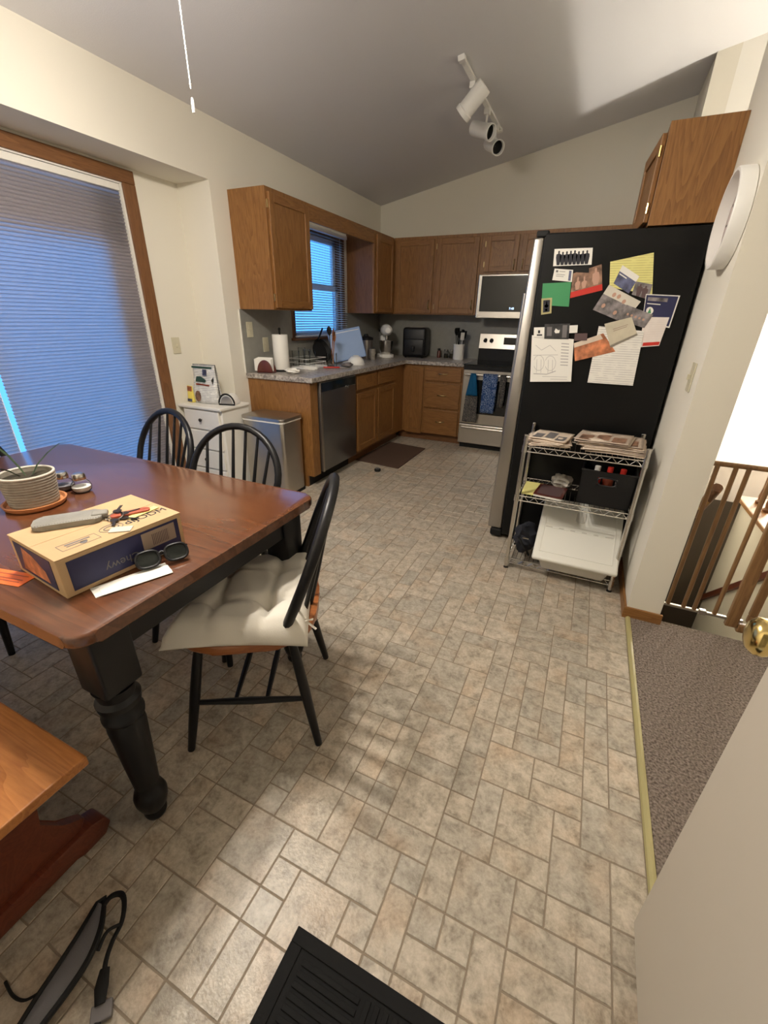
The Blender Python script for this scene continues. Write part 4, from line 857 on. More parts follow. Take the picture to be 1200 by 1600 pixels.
B().tube([(.045*math.copysign(abs(math.cos(a))**.5, math.cos(a)), -hd-.001, .135+.021*math.sin(a)) for a in [2*math.pi*k/24 for k in range(24)]], .004, 6, True).build('handle_rim', 'black', t, True)
for (x, y, col, lab) in ((-.06, -.07, 'red', 'red spray bottle at the left in the black crate'), (.0, -.06, 'redleather', 'dark red bottle in the middle of the black crate'), (.06, -.07, 'photo_grey', 'grey patterned bottle at the right in the black crate')):
    q = thing('bottle', lab, 'bottle', (2.765+x, 2.45+y, .476), 0, 'bottles in the crate')
    B().lathe([(.0, 0), (.024, 0), (.026, .004), (.026, .13), (.012, .15), (.011, .165)], seg=18).build('body', col, q, True); B().lathe([(.014, .163), (.014, .19), (.0, .192)], seg=14).build('cap', 'white' if col == 'red' else 'red', q, True)
tag(B((2.42, 2.40, .469)).box(2.352, 2.45, 2.315, 2.53, .4695, .4725, .001, mat=None).build('folder', 'paleyellow'), 'pale yellow paper folder at left of the middle shelf', 'folder')
L_ = (2.50, 2.38, .474)
t = thing('notebook', 'dark brown covered notebook lying on the middle shelf', 'notebook', L_, R(-6))
B().box(-.072, .072, -.09, .09, .0, .012, .001).build('pages', 'paper', t); B().box(-.075, .075, -.093, .093, .0122, .015, .001).build('cover', 'darkred', t); B().box(-.06, .06, -.075, .075, .0151, .0156).build('cover_inset', 'label_dark', t)
def crumple(r, sx, sy, sz, seed):
    b = B(); bmesh.ops.create_icosphere(b.bm, subdivisions=3, radius=r); rd = random.Random(seed)
    ph = [rd.uniform(0, 6) for _ in range(6)]
    for v in b.bm.verts:
        n = v.co.normalized(); k = 1+.16*math.sin(5*n.x+ph[0])*math.cos(4*n.y+ph[1])+.12*math.sin(9*n.z+ph[2]+3*n.x)+.06*math.sin(15*n.y+ph[3])
        v.co = Vector((n.x*sx, n.y*sy, n.z*sz))*k*r
    zmin = min(v.co.z for v in b.bm.verts)
    for v in b.bm.verts: v.co.z -= zmin
    return b
o = crumple(1, .055, .05, .04, 4).build('crumpled_bag', 'silver_bag', None, True, loc=(2.545, 2.50, .469)); tag(o, 'crumpled silvery plastic bag behind the notebook on middle shelf', 'bag')
# black bag below
t = thing('sling_bag', 'black fabric bag stuffed at the left of the bottom shelf', 'bag', (2.41, 2.43, .069))
crumple(1, .062, .10, .085, 9).build('body', 'bluish_dark', t, True)
B().tube([(-.03, -.10, .12), (.0, -.125, .09), (.03, -.12, .05), (.04, -.10, .02)], .008, 8, flat=.4).build('strap', 'matte_black', t, True); B().box(-.01, .025, -.112, -.102, .125, .132, .002).build('zipper_pull', 'chrome', t)
# slanted-lid bin
L_ = (2.69, 2.37, .069)
t = thing('storage_bin', 'white plastic bin with slanted snap lid on the bottom shelf', 'bin', L_)
b = B(L_)
def bp(x, y, z): return (x, y, z)
x0, x1 = 2.50, 2.875
v = [(2.53, 2.245, .0695), (2.845, 2.245, .0695), (2.845, 2.56, .0695), (2.53, 2.56, .0695), (2.50, 2.215, .155), (2.875, 2.215, .155), (2.875, 2.58, .37), (2.50, 2.58, .37)]
vs = [b.bm.verts.new(p) for p in v]
for f in ((3, 2, 1, 0), (0, 1, 5, 4), (1, 2, 6, 5), (2, 3, 7, 6), (3, 0, 4, 7), (4, 5, 6, 7)): b.bm.faces.new([vs[k] for k in f])
b._bev(vs, .016, 3); b.build('tub', 'binclear', t, True)
sl_ = math.atan2(.37-.155, 2.58-2.215); ml = Matrix.Translation((2.6875, 2.39, .27)) @ Matrix.Rotation(sl_, 4, 'X'); ln = math.hypot(.215, .365)
B(L_).box(-.215, .215, -ln/2-.012, ln/2+.005, -.030, .0, .013, 4, mat=ml).build('lid', 'binwhite', t, True)
b = B(L_); b.box(-.175, .175, -.005, .002, -.0005, .002, mat=ml); b.build('hinge_line', 'binclear', t)
for k in range(5): B(L_).box(-.14+k*.06, -.105+k*.06, -.008, .004, .0015, .004, .001, mat=ml).build('hinge', 'binwhite', t)
b = B(L_)
for (a0, a1, c0_, c1_) in ((-.185, .185, -.175, -.170), (-.185, .185, .175, .180), (-.185, -.180, -.175, .18), (.180, .185, -.175, .18)): b.box(a0, a1, c0_, c1_, .0, .003, .001, mat=ml)
b.build('lid_ridge', 'binwhite', t); B(L_).prism(rrect(-.025, .025, .06, .14, .02), 'z', 0, .003).xf(ml).build('latch_pad', 'binclear', t)
# ================================================================== PAPERS ON THE FRIDGE (x, z corners on the side panel)
FYp = 2.6395; lev = [0]
def sheet(name, label, cat, pts, mat, curl=0):
    lev[0] += 1; P = [Vector((x, 0, z)) for x, z in pts]; cen = sum(P, Vector())/4
    y0 = -.0006-.0009*lev[0]
    b = B(); th = .0006
    fr_ = [b.bm.verts.new(p-cen+Vector((0, y0-FYp+FYp-th, 0))) for p in P]; bk_ = [b.bm.verts.new(p-cen+Vector((0, y0, 0))) for p in P]
    b.bm.faces.new(fr_); b.bm.faces.new(bk_[::-1])
    for k in range(4): b.bm.faces.new((fr_[k], fr_[(k+1) % 4], bk_[(k+1) % 4], bk_[k]))
    o = b.build(name, mat); o.location = (cen.x, FYp, cen.z); tag(o, label, cat, 'papers on the fridge side'); o['y0'] = y0-th
    o['_p'] = [c for p in P for c in (p.x-cen.x, p.z-cen.z)]; return o
def ins(o, name, mat, polys, th=.0003):
    """printed pieces given in sheet coordinates u,v (0..1, v down)"""
    p = list(o['_p']); c = [Vector((p[2*k], p[2*k+1])) for k in range(4)]; b = B()
    for poly in polys:
        vs = []
        for (u, v) in poly:
            q = (c[0]*(1-u)+c[1]*u)*(1-v)+(c[3]*(1-u)+c[2]*u)*v; vs.append((q.x, o['y0']-.0002, q.y))
        b.face(vs)
    return b.build(name, mat, o)
def rc(u0, u1, v0, v1): return [(u0, v0), (u1, v0), (u1, v1), (u0, v1)]
def person(u, w_, top=.12, bot=.95): return [(u-w_*.3, bot), (u-w_*.55, .5), (u-w_*.5, top+.22), (u-w_*.15, top+.18), (u-w_*.18, top+.05), (u, top), (u+w_*.18, top+.05), (u+w_*.15, top+.18), (u+w_*.5, top+.22), (u+w_*.55, .5), (u+w_*.3, bot)]
o = sheet('photo_card', 'white photo card of a row of dark silhouetted people', 'photo', [(2.29, 1.679), (2.468, 1.678), (2.477, 1.605), (2.296, 1.603)], 'paper')
ins(o, 'printed_figures', 'ink', [person(.13+.105*k, .13, .10+.06*((k*3) % 4)/3) for k in range(8)])
o = sheet('photo_card', 'brown family photo card with a red band along the bottom', 'photo', [(2.399, 1.569), (2.523, 1.606), (2.55, 1.492), (2.405, 1.456)], 'photo_warm')
ins(o, 'printed_band', 'red', [rc(0, 1, .76, 1)]); ins(o, 'printed_figures', 'skin', [person(.2, .16, .2, .72), person(.42, .16, .25, .72), person(.8, .22, .05, .72)])
o = sheet('magnet_strip', 'dark magnet strip between the silhouettes card and red card', 'magnet', [(2.397, 1.598), (2.467, 1.601), (2.472, 1.570), (2.397, 1.574)], 'matte_black')
o = sheet('business_card', 'small white business card with a navy edge bar', 'card', [(2.306, 1.592), (2.396, 1.584), (2.4, 1.53), (2.303, 1.54)], 'paper')
ins(o, 'printed_bar', 'photo_blue', [rc(.80, .93, .08, .92)]); ins(o, 'printed_text', 'greyink', [rc(.1, .22, .12, .3), rc(.28, .6, .18, .22), rc(.15, .6, .45, .49), rc(.15, .55, .6, .64)])
o = sheet('green_paper', 'plain green paper square on the left of the fridge side', 'paper', [(2.259, 1.525), (2.397, 1.53), (2.407, 1.416), (2.269, 1.423)], 'green')
o = sheet('picture_magnet', 'gold framed picture magnet overlapping the green paper', 'magnet', [(2.264, 1.454), (2.317, 1.458), (2.326, 1.384), (2.275, 1.376)], 'gold_strip')
ins(o, 'picture', 'ink', [rc(.18, .82, .12, .88)]); ins(o, 'printed_figure', 'paper', [person(.5, .35, .2, .6), rc(.38, .6, .66, .82)])
o = sheet('yellow_notice', 'yellow printed notice sheet at the upper right of fridge side', 'paper', [(2.559, 1.615), (2.737, 1.648), (2.773, 1.472), (2.579, 1.504)], 'print_yellow')
o = sheet('flyer', 'white and blue flyer pinned over the yellow notice', 'flyer', [(2.616, 1.599), (2.7, 1.55), (2.671, 1.476), (2.594, 1.521)], 'photo_blue'); ins(o, 'printed_header', 'paper', [rc(0, 1, 0, .32), rc(.05, .5, .40, .46)])
o = sheet('photo_card', 'couple photograph at the right edge of yellow notice', 'photo', [(2.69, 1.529), (2.764, 1.515), (2.761, 1.45), (2.685, 1.472)], 'photo_grey'); ins(o, 'printed_figures', 'label_dark', [person(.35, .3, .1, 1), person(.68, .32, .15, 1)])
o = sheet('postcard', 'navy blue postcard with white border and round emblem', 'card', [(2.746, 1.474), (2.89, 1.467), (2.882, 1.326), (2.759, 1.346)], 'paper')
ins(o, 'printed_field', 'navy', [rc(.02, .96, .03, .96)]); q = ins(o, 'printed_emblem', 'paper', [[(.2+.12*math.cos(k*.5), .55+.13*math.sin(k*.5)) for k in range(13)], rc(.08, .5, .30, .33)])
q.location.y -= .0003; q = ins(o, 'emblem_mark', 'green', [[(.2, .45), (.26, .63), (.14, .63)]]); q.location.y -= .0006; q = ins(o, 'printed_title', 'photo_grey', [rc(.08, .68, .10, .22)]); q.location.y -= .0003
o = sheet('receipt', 'pale receipt sheet with a red strip at its foot', 'paper', [(2.766, 1.373), (2.87, 1.373), (2.859, 1.244), (2.768, 1.233)], 'print_pink'); ins(o, 'printed_strip', 'red', [rc(.2, .97, .85, .97)])
o = sheet('photo_card', 'tilted family photograph in the middle of fridge side', 'photo', [(2.575, 1.515), (2.732, 1.441), (2.679, 1.344), (2.524, 1.403)], 'photo_grey'); ins(o, 'printed_wall', 'rim', [rc(0, 1, 0, .35)]); q = ins(o, 'printed_faces', 'skin', [[(u+.05*math.cos(k*.6), v+.09*math.sin(k*.6)) for k in range(11)] for (u, v) in ((.28, .22), (.42, .2), (.62, .28), (.2, .72), (.6, .78))]); q.location.y -= .0003
o = sheet('photo_card', 'small group photograph overlapping the tilted family photograph', 'photo', [(2.673, 1.427), (2.799, 1.383), (2.774, 1.323), (2.653, 1.358)], 'photo_grey'); ins(o, 'printed_faces', 'skin', [[(u+.04*math.cos(k*.6), .5+.08*math.sin(k*.6)) for k in range(11)] for u in (.2, .35, .5, .65, .8)])
o = sheet('letter', 'long white typed letter in the lower middle of fridge side', 'paper', [(2.568, 1.327), (2.777, 1.309), (2.789, 1.047), (2.57, 1.047)], 'print_white')
o = sheet('holiday_card', 'orange holiday picture card tilted beside the long letter', 'card', [(2.465, 1.241), (2.596, 1.294), (2.671, 1.209), (2.487, 1.152)], 'photo_orange'); ins(o, 'printed_sky', 'paper_old', [rc(.0, .9, 0, .25)])
o = sheet('booklet', 'beige booklet magnet tilted over the top of long letter', 'booklet', [(2.592, 1.338), (2.708, 1.372), (2.753, 1.29), (2.644, 1.226)], 'booklet'); ins(o, 'printed_lines', 'labelgrey', [rc(.25, .8, .3, .33), rc(.25, .75, .38, .41)]); ins(o, 'lower_edge', 'steel', [rc(0, 1, .9, 1)])
o = sheet('drawing', 'white page with pencil drawing at the lower left of fridge side', 'drawing', [(2.245, 1.274), (2.461, 1.261), (2.488, 1.046), (2.273, 1.03)], 'paper')
ln_ = []
def stroke(pts, w_=.005):
    for (a, b_) in zip(pts, pts[1:]):
        dx, dy = b_[0]-a[0], b_[1]-a[1]; l = math.hypot(dx, dy) or 1; nx, ny = -dy/l*w_, dx/l*w_
        ln_.append([(a[0]+nx, a[1]+ny), (b_[0]+nx, b_[1]+ny), (b_[0]-nx, b_[1]-ny), (a[0]-nx, a[1]-ny)])
for cx in (.2, .48): stroke([(cx+.13*math.cos(k*.5), .58+.17*math.sin(k*.5)) for k in range(7, 19)]); stroke([(cx-.05, .5), (cx-.05, .8)]); stroke([(cx+.05, .5), (cx+.06, .8)])
stroke([(.05, .42), (.65, .38)]); stroke([(.62, .75), (.40, .83), (.08, .82)], .01); stroke([(.1, .2), (.25, .3), (.45, .18), (.6, .3)])
stroke([(.3, .88), (.9, .89)]); stroke([(.5, .94), (.9, .95)])
for k in range(8): stroke([(.72, .12+.07*k), (.9, .12+.07*k)], .012)
ins(o, 'pencil_lines', 'pencil', ln_)
o = sheet('magnet_card', 'brown rectangular magnet at the top right of pencil drawing', 'magnet', [(2.461, 1.289), (2.522, 1.292), (2.526, 1.257), (2.464, 1.253)], 'label_dark')
o = sheet('photo_card', 'black and white picture card above the pencil drawing', 'photo', [(2.302, 1.331), (2.429, 1.337), (2.436, 1.26), (2.312, 1.258)], 'photo_dark'); ins(o, 'printed_mark', 'paper', [[(.45, .3), (.56, .42), (.62, .4), (.6, .6), (.45, .62), (.4, .5)]]); ins(o, 'printed_tree', 'greyink', [rc(.72, .9, .1, .9), rc(.1, .3, .2, .8)])
o = sheet('note', 'small white note with black mark left of the picture card', 'note', [(2.25, 1.313), (2.304, 1.316), (2.311, 1.266), (2.256, 1.264)], 'paper'); ins(o, 'printed_mark', 'ink', [rc(.4, .6, .3, .6), rc(.3, .8, .7, .85)])
o = sheet('note', 'tiny blank white note right of the picture card', 'note', [(2.428, 1.327), (2.468, 1.33), (2.472, 1.293), (2.433, 1.29)], 'paper')
# ================================================================== PATIO SHADES, MINI BLIND
def shade(y0, y1, label, cord=None):
    t = thing('cellular_shade', label, 'window shade', (-.318, (y0+y1)/2, 0)); L_ = t.location
    b = B(L_); pitch = .0195; z0, z1 = .03, DZ-.052; n = int((z1-z0)/pitch); pitch = (z1-z0)/n; A = []
    for k in range(n*2+1): z = z0+pitch*k/2; x = -.318+(.0055 if k % 2 else -.0055); A.append((b.bm.verts.new((x, y0, z)), b.bm.verts.new((x, y1, z))))
    for p, q in zip(A, A[1:]): b.bm.faces.new((p[0], p[1], q[1], q[0]))
    pf_ = b.build('pleated_fabric', 'shade', t)
    b = B(L_)
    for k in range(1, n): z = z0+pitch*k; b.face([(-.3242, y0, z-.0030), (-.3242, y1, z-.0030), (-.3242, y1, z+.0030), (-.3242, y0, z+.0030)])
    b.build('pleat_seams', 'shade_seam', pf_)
    B(L_).box(-.332, -.304, y0, y1, z1, z1+.036, .003).build('head_rail', 'whitepaint', t); B(L_).box(-.328, -.308, y0, y1, .012, .03, .003).build('bottom_rail', 'whitepaint', t)
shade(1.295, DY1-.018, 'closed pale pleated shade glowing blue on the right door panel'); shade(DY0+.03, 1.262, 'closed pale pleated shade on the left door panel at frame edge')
t = thing('mini_blind', 'white horizontal mini blind with open slats in the kitchen window', 'blind', (.034, 3.99, WZ0))
L_ = t.location; a, b_ = WY0-.01, WY1+.028
B(L_).box(.0145, .052, a, b_, WZ1-.005, WZ1+.028, .003).build('head_rail', 'vinylframe', t)
zz = WZ0+.035; sl0 = None
tilt = Matrix.Rotation(R(18), 4, 'Y')
while zz < WZ1-.015:
    if sl0 is None: sl0 = B().prism([(-.012, -.0012), (0, .0006), (.012, -.0012), (.012, -.0006), (0, .0014), (-.012, -.0006)], 'y', a-3.99, b_-3.99).xf(tilt).build('slat', 'slat', t); o = sl0
    else: o = sl0.copy(); COL.objects.link(o); o.parent = t
    o.location = (0, 0, zz-WZ0); zz += .0215
B(L_).box(.024, .044, a, b_, WZ0+.006, WZ0+.02, .003).build('bottom_rail', 'vinylframe', t)
for y in (a+.12, b_-.12): B(L_).cyl((.034, y, WZ0+.02), (.034, y, WZ1-.004), .0012, seg=6).build('ladder_cord', 'vinylframe', t)
# ================================================================== WALL CLOCK on the partition
t = thing('wall_clock', 'round white deep-rimmed wall clock on the partition by the fridge', 'clock', (XR, 2.25, 1.70))
m = Matrix.Rotation(R(-90), 3, 'Y'); m4 = m.to_4x4(); r = .158
B().lathe([(r, .001), (r+.003, .003), (r+.003, .048), (r, .052), (r-.010, .052), (r-.012, .012)], seg=48, m=m, cap=False).build('rim', 'white', t, True)
B().lathe([(.001, .011), (r-.011, .011), (r-.011, .001), (.001, .001)], seg=48, m=m, cap=False).build('face', 'clock_face', t)
b = B()
for k in range(12): b.box(-.003, .003, .118, .136, .0112, .0125, mat=m4 @ Matrix.Rotation(R(30*k), 4, 'Z'))
b.build('hour_marks', 'greyink', t)
for (l, an, wd) in ((.065, 60, .004), (.095, -50, .003)): B().box(-wd, wd, -.01, l, .014, .0155, mat=m4 @ Matrix.Rotation(R(an), 4, 'Z')).build('hand', 'ink', t)
B().lathe([(.001, .016), (.006, .016), (.006, .019)], seg=12, m=m).build('hub', 'ink', t)
# ================================================================== ENTRY DOOR AND GATE
HX, HY = 2.905, -.165; da = math.atan2(.739+.165, 2.922-2.905)
t = struct(B((HX, HY, 0)).box(0, .905, -.045, 0, .02, 2.04, .003, mat=Matrix.Translation((HX, HY, 0)) @ Matrix.Rotation(da, 4, 'Z')).build('door_2', 'doorpaint'))
kn = Matrix.Rotation(da, 4, 'Z') @ Matrix.Translation((.845, 0, .93))
def knob(s):
    mm = kn @ Matrix.Translation((0, -.045 if s < 0 else 0, 0)) @ Matrix.Rotation(R(-90*s), 4, 'X')
    ro = B().lathe([(.0, 0), (.034, 0), (.036, .004), (.030, .010), (.014, .012)], seg=28).xf(mm).build('rose', 'brass', t, True)
    B().lathe([(.011, .010), (.011, .024), (.024, .034), (.029, .046), (.028, .056), (.020, .064), (.010, .066), (.0, .066)], seg=28).xf(mm).build('knob', 'brass', ro, True)
knob(1); knob(-1)
B().box(.9055, .907, -.035, -.010, .88, .98).xf(Matrix.Rotation(da, 4, 'Z')).build('latch_plate', 'brass', t)
GY = 2.20; L_ = (3.35, GY, 0)
t = thing('safety_gate', 'brown wooden bar safety gate at the top of the stairs', 'gate', L_)
B(L_).tube([(3.108, GY, .80), (3.60, GY, .80)], .011, 10).build('top_rail', 'gatewood', t, True); B(L_).box(3.125, 3.46, GY-.008, GY+.008, .052, .066, .003).build('bottom_rail', 'steel', t)
for x in (3.150, 3.216, 3.261, 3.345): B(L_).tube([(x, GY, .062), (x, GY, .80)], .0095, 10).build('bar', 'gatewood', t, True)
B(L_).box(3.106, 3.125, GY-.015, GY+.015, .78, .82, .004).build('wall_bracket', 'matte_black', t); B(L_).box(3.106, 3.125, GY-.012, GY+.012, .04, .07, .004).build('wall_bracket', 'matte_black', t); B(L_).box(3.28, 3.31, GY-.014, GY+.008, .05, .075, .003).build('latch', 'chrome', t)
fr_ = B(L_).box(3.395, 3.445, GY-.014, GY+.014, .02, .82, .006).build('gate_post', 'gatewood', t)
B(L_).box(3.445, 4.15, GY-.014, GY+.014, .0, .045, .006).build('gate_sill', 'gatewood', t); B(L_).box(3.47, 4.10, GY-.012, GY+.012, .06, .10, .005).build('door_rail', 'gatewood', t); B(L_).box(3.47, 4.10, GY-.012, GY+.012, .78, .82, .005).build('door_rail', 'gatewood', t)
for x in (3.485, 4.085): B(L_).box(x-.016, x+.016, GY-.012, GY+.012, .10, .78, .005).build('door_stile', 'gatewood', t)
for k in range(6): x = 3.57+k*.085; B(L_).tube([(x, GY, .10), (x, GY, .78)], .009, 8).build('bar', 'gatewood', t, True)
B(L_).box(4.15, 4.20, GY-.014, GY+.014, 0, .82, .006).build('gate_post', 'gatewood', t)
# knee wall with capped balusters, stair handrail
L_ = (3.78, 2.95, -1.5)
kw = struct(B(L_).box(3.72, 3.84, 2.30, 3.559, -1.9, .215).build('wall_knee', 'wall'))
B(L_).prism([(2.7, .10), (2.7, .15), (4.0, -.96), (4.0, -1.01)], 'x', 3.70, 3.7195).build('skirt_board', 'bench_dark', kw)
t = thing('stair_railing', 'oak capped railing with turned balusters beyond the safety gate', 'railing', (3.78, 2.95, .216)); L_ = t.location
B(L_).box(3.69, 3.87, 2.28, 3.60, .216, .245, .006).build('cap', 'oak_y', t)
for k in range(8):
    y = 2.42+.15*k; B(L_).lathe([(.022, .246), (.024, .262), (.012, .272), (.016, .30), (.010, .36), (.013, .62), (.010, .86), (.014, .96)], (3.78, y, 0), 12).build('baluster', 'oak_dark_z', t, True)
B(L_).box(3.755, 3.805, 2.30, 3.58, .96, 1.0, .01).build('handrail', 'oak_dark_y', t)
t = thing('stair_handrail', 'dark brown handrail on the stair side of partition behind gate', 'handrail', (3.19, 2.6, .4)); L_ = t.location
B(L_).tube([(3.19, 2.245, .68), (3.19, 2.42, .49), (3.19, 4.4, -1.0)], .022, 10).build('rail', 'oak_dark_y', t, True)
for (y, z) in ((2.3, .60), (3.4, -.26)): B(L_).tube([(3.106, y, z-.05), (3.17, y, z-.05), (3.19, y, z-.01)], .007, 8).build('bracket', 'old_brass', t, True)
# ================================================================== FLOOR MATS, STRAP, PUCK
t = thing('door_mat', 'black ribbed rubber door mat at the bottom of the view', 'mat', (2.55, .15, 0)); L_ = t.location
MX0, MX1, MY0, MY1 = 2.187, 2.89, -.10, .388
B(L_).box(MX0, MX1, MY0, MY1, .0006, .007, .002).build('base', 'rubber', t)
b = B(L_)
for q in ((MX0, MX1, MY1-.03, MY1), (MX0, MX1, MY0, MY0+.03), (MX0, MX0+.03, MY0+.03, MY1-.03), (MX1-.03, MX1, MY0+.03, MY1-.03)): b.box(*q, .007, .0105, .0015)
b.build('border', 'rubber', t)
for i in range(4):
    for j in range(3):
        x0 = MX0+.045+i*.158; y0 = MY0+.042+j*.14; b = B(L_)
        for k in range(7):
            if (i+j) % 2: b.box(x0+k*.021, x0+k*.021+.012, y0, y0+.128, .007, .0105, .001)
            else: b.box(x0, x0+.146, y0+k*.0185, y0+k*.0185+.011, .007, .0105, .001)
        b.build('rib_block', 'rubber', t)
b = B((.8, 4.07, 0)); b.prism([(.545, 3.70), (1.05, 3.65), (1.047, 4.44), (.575, 4.50)], 'z', .0006, .010, .003); tag(b.build('kitchen_mat', 'brown_rug'), 'dark brown cushioned mat on the floor before the sink cabinet', 'mat')
t = thing('floor_puck', 'small dark round puck lying alone on the kitchen floor', 'puck', (.897, 3.502, 0))
B().lathe([(.0, 0), (.028, 0), (.031, .006), (.031, .02), (.026, .026), (.0, .026)], seg=20).build('body', 'matte_black', t, True); B().lathe([(.018, .026), (.02, .028), (.016, .029)], seg=16, cap=False).build('ring', 'grey_cloth', t)
# padded strap on the floor
t = thing('padded_strap', 'grey padded strap with black edging and webbing loop on floor', 'strap', (1.80, .12, 0)); L_ = t.location
PL = [(1.715, .207), (1.743, .151), (1.759, .10), (1.767, .05), (1.777, .0), (1.79, -.06)]; PR = [(1.733, .211), (1.778, .179), (1.808, .133), (1.815, .087), (1.815, .032), (1.82, -.06)]
b = B(L_); n = len(PL); zt = [.016, .034, .040, .036, .03, .03]; PLc = cr([(p[0], p[1], z) for p, z in zip(PL, zt)]); PRc = cr([(p[0], p[1], z) for p, z in zip(PR, zt)]); n = len(PLc)
A = [[b.bm.verts.new(PLc[k].lerp(PRc[k], u)+Vector((0, 0, .010*math.sin(math.pi*u)))) for u in (0, .33, .66, 1)] for k in range(n)]
for k in range(n-1):
    for q in range(3): b.bm.faces.new((A[k][q], A[k][q+1], A[k+1][q+1], A[k+1][q]))
bmesh.ops.solidify(b.bm, geom=b.bm.faces[:], thickness=.010); b.build('pad', 'grey_cloth', t, 'all')
ed = PLc[::-1]+[Vector((1.722, .222, .018))]+PRc
B(L_).tube(ed, .0065, 8).build('edging', 'matte_black', t, True)
B(L_).tube(cr([(1.735, .210, .02), (1.737, .23, .024), (1.757, .243, .028), (1.781, .235, .03), (1.809, .208, .03), (1.821, .176, .028), (1.838, .148, .026), (1.861, .126, .022), (1.875, .109, .016)]), .0065, 8, flat=.5).build('webbing', 'matte_black', t, True)
B(L_).tube(cr([(1.811, .15, .035), (1.800, .18, .038), (1.812, .205, .030)]), .0045, 8, flat=.5).build('webbing', 'matte_black', t, True)
B(L_).tube([(1.845, .14, .022), (1.865, .118, .02), (1.885, .10, .016)], [.010, .014, .010], 8, flat=.5).build('webbing_keeper', 'matte_black', t, True)
B(L_).box(-.016, .016, -.02, .02, .002, .014, .003, mat=Matrix.Translation((1.895, .095, 0)) @ Matrix.Rotation(R(-40), 4, 'Z')).build('buckle', 'greyink', t)
B(L_).tube([(1.90, .08, .01), (1.93, .04, .01), (1.94, -.03, .01)], .010, 8, flat=.4).build('webbing', 'matte_black', t, True)
B(L_).tube(cr([(1.66, .035, .006), (1.70, .03, .008), (1.732, .036, .012), (1.752, .053, .02)]), .003, 6).build('cord', 'matte_black', t, True)
# ================================================================== COUNTER GOODS
CZ = .9145
t = thing('paper_towel_holder', 'paper towel roll on a black upright holder by the window', 'paper towels', (.17, 3.10, CZ))
B().lathe([(.0, 0), (.075, 0), (.075, .008), (.0, .012)], seg=28).build('base', 'matte_black', t, True); B().lathe([(.008, .01), (.008, .32), (.012, .335), (.0, .345)], seg=12).build('rod', 'matte_black', t, True)
B().lathe([(.012, .015), (.062, .015), (.064, .02), (.064, .285), (.062, .29), (.02, .29), (.02, .27)], seg=32).build('roll', 'paper', t, True)
t = thing('napkin_holder', 'dark carved wooden napkin holder stuffed with white napkins', 'napkin holder', (.13, 2.945, CZ), R(10))
for (y) in (-.03, .03): B().prism([(.07*math.cos(R(a)), .10*math.sin(R(a))) for a in range(0, 181, 15)], 'y', y-.005, y+.005, .002).build('side', 'darkred', t, True)
B().box(-.07, .07, -.035, .035, .0, .01, .002).build('base', 'darkred', t)
for k in range(4): B().box(-.10+k*.006, .055, -.02+k*.011, -.012+k*.011, .011, .105+.004*k, .002).build('napkin', 'paper', t)
def utensil(t, x, y, h, lean, m, head='spoon'):
    a = random.uniform(0, 6.28); d = Vector((lean*math.cos(a), lean*math.sin(a), 1)).normalized(); p = Vector((x, y, .02)); q = p+d*h
    b = B(); b.tube([p, q], .004, 6); mm = Matrix.Translation(q) @ d.to_track_quat('Z', 'Y').to_matrix().to_4x4()
    if head == 'spoon': b.lathe([(.002, -.01), (.020, .015), (.026, .04), (.018, .065), (.001, .075)], seg=12, m=mm @ Matrix.Diagonal((1, .35, 1, 1)))
    else: b.box(-.025, .025, -.002, .002, -.005, .075, .002, mat=mm)
    b.build('utensil', m, t, True)
# drying rack with glasses beside the sink
t = thing('dish_rack', 'low wire dish rack with a tray in front of window', 'dish rack', (.17, 3.46, CZ))
B().box(-.11, .13, -.16, .16, .0, .012, .004).build('tray', 'vinylframe', t)
b = B()
for z in (.05, .085): b.tube([(-.10, -.15, z), (.12, -.15, z), (.12, .15, z), (-.10, .15, z)], .0025, 6, True)
b.build('rail', 'white', t, True)
b = B(); [b.tube([(-.10, -.14+.028*k, .05), (-.10, -.14+.028*k, .014), (.12, -.14+.028*k, .014), (.12, -.14+.028*k, .05)], .0018, 5) for k in range(11)]; b.build('wires', 'white', t, True)
for (x, y, h, lab) in ((.13, 3.36, .13, 'clear drinking glass at the left end of the dish rack'), (.21, 3.42, .14, 'clear drinking glass at the front of the dish rack'), (.12, 3.47, .15, 'tall clear glass at the back of the dish rack'), (.20, 3.52, .12, 'short clear glass at the right of the dish rack')):
    q = thing('drinking_glass', lab, 'glass', (x, y, CZ+.018), 0, 'glasses in the dish rack'); B().lathe([(.0, 0), (.027, 0), (.033, h), (.031, h), (.026, .006), (.0, .006)], seg=20, cap=False).build('bowl', 'clearglass', q, True); B().tube([(.032*math.cos(k*.35), .032*math.sin(k*.35), h) for k in range(18)], .0012, 5, True).build('lip', 'clearglass', q, True)
q = thing('spoon_jar', 'glass jar of wooden and metal spoons beside the drying rack', 'utensil jar', (.33, 3.655, CZ))
B().lathe([(.0, .0), (.045, .0), (.048, .12), (.045, .12), (.042, .005)], seg=20, cap=False).build('jar', 'clearglass', q, True)
for k in range(4): utensil(q, .01*math.cos(k*1.6), .01*math.sin(k*1.6), .2+.02*k, .10, ('seatwood', 'chrome', 'seatwood', 'matte_black')[k])
tag(B((.30, 3.30, CZ)).prism([(p[0], p[1]) for p in rrect(.24, .38, 3.30, 3.34, .018)], 'z', CZ+.0005, CZ+.03, .01, 3).build('squeeze_tube', 'white', None, True), 'white squeeze tube lying on the counter before the towel roll', 'tube')
tag(crumple(1, .06, .035, .022, 12).build('crumpled_towel', 'paper', None, True, loc=(.36, 2.985, CZ)), 'crumpled white paper towel near the counter corner', 'paper towel')
tag(crumple(1, .05, .07, .02, 15).build('dish_cloth', 'photo_grey', None, True, loc=(.47, 3.70, CZ)), 'crumpled patterned dish cloth beside the leaning cutting board', 'cloth')
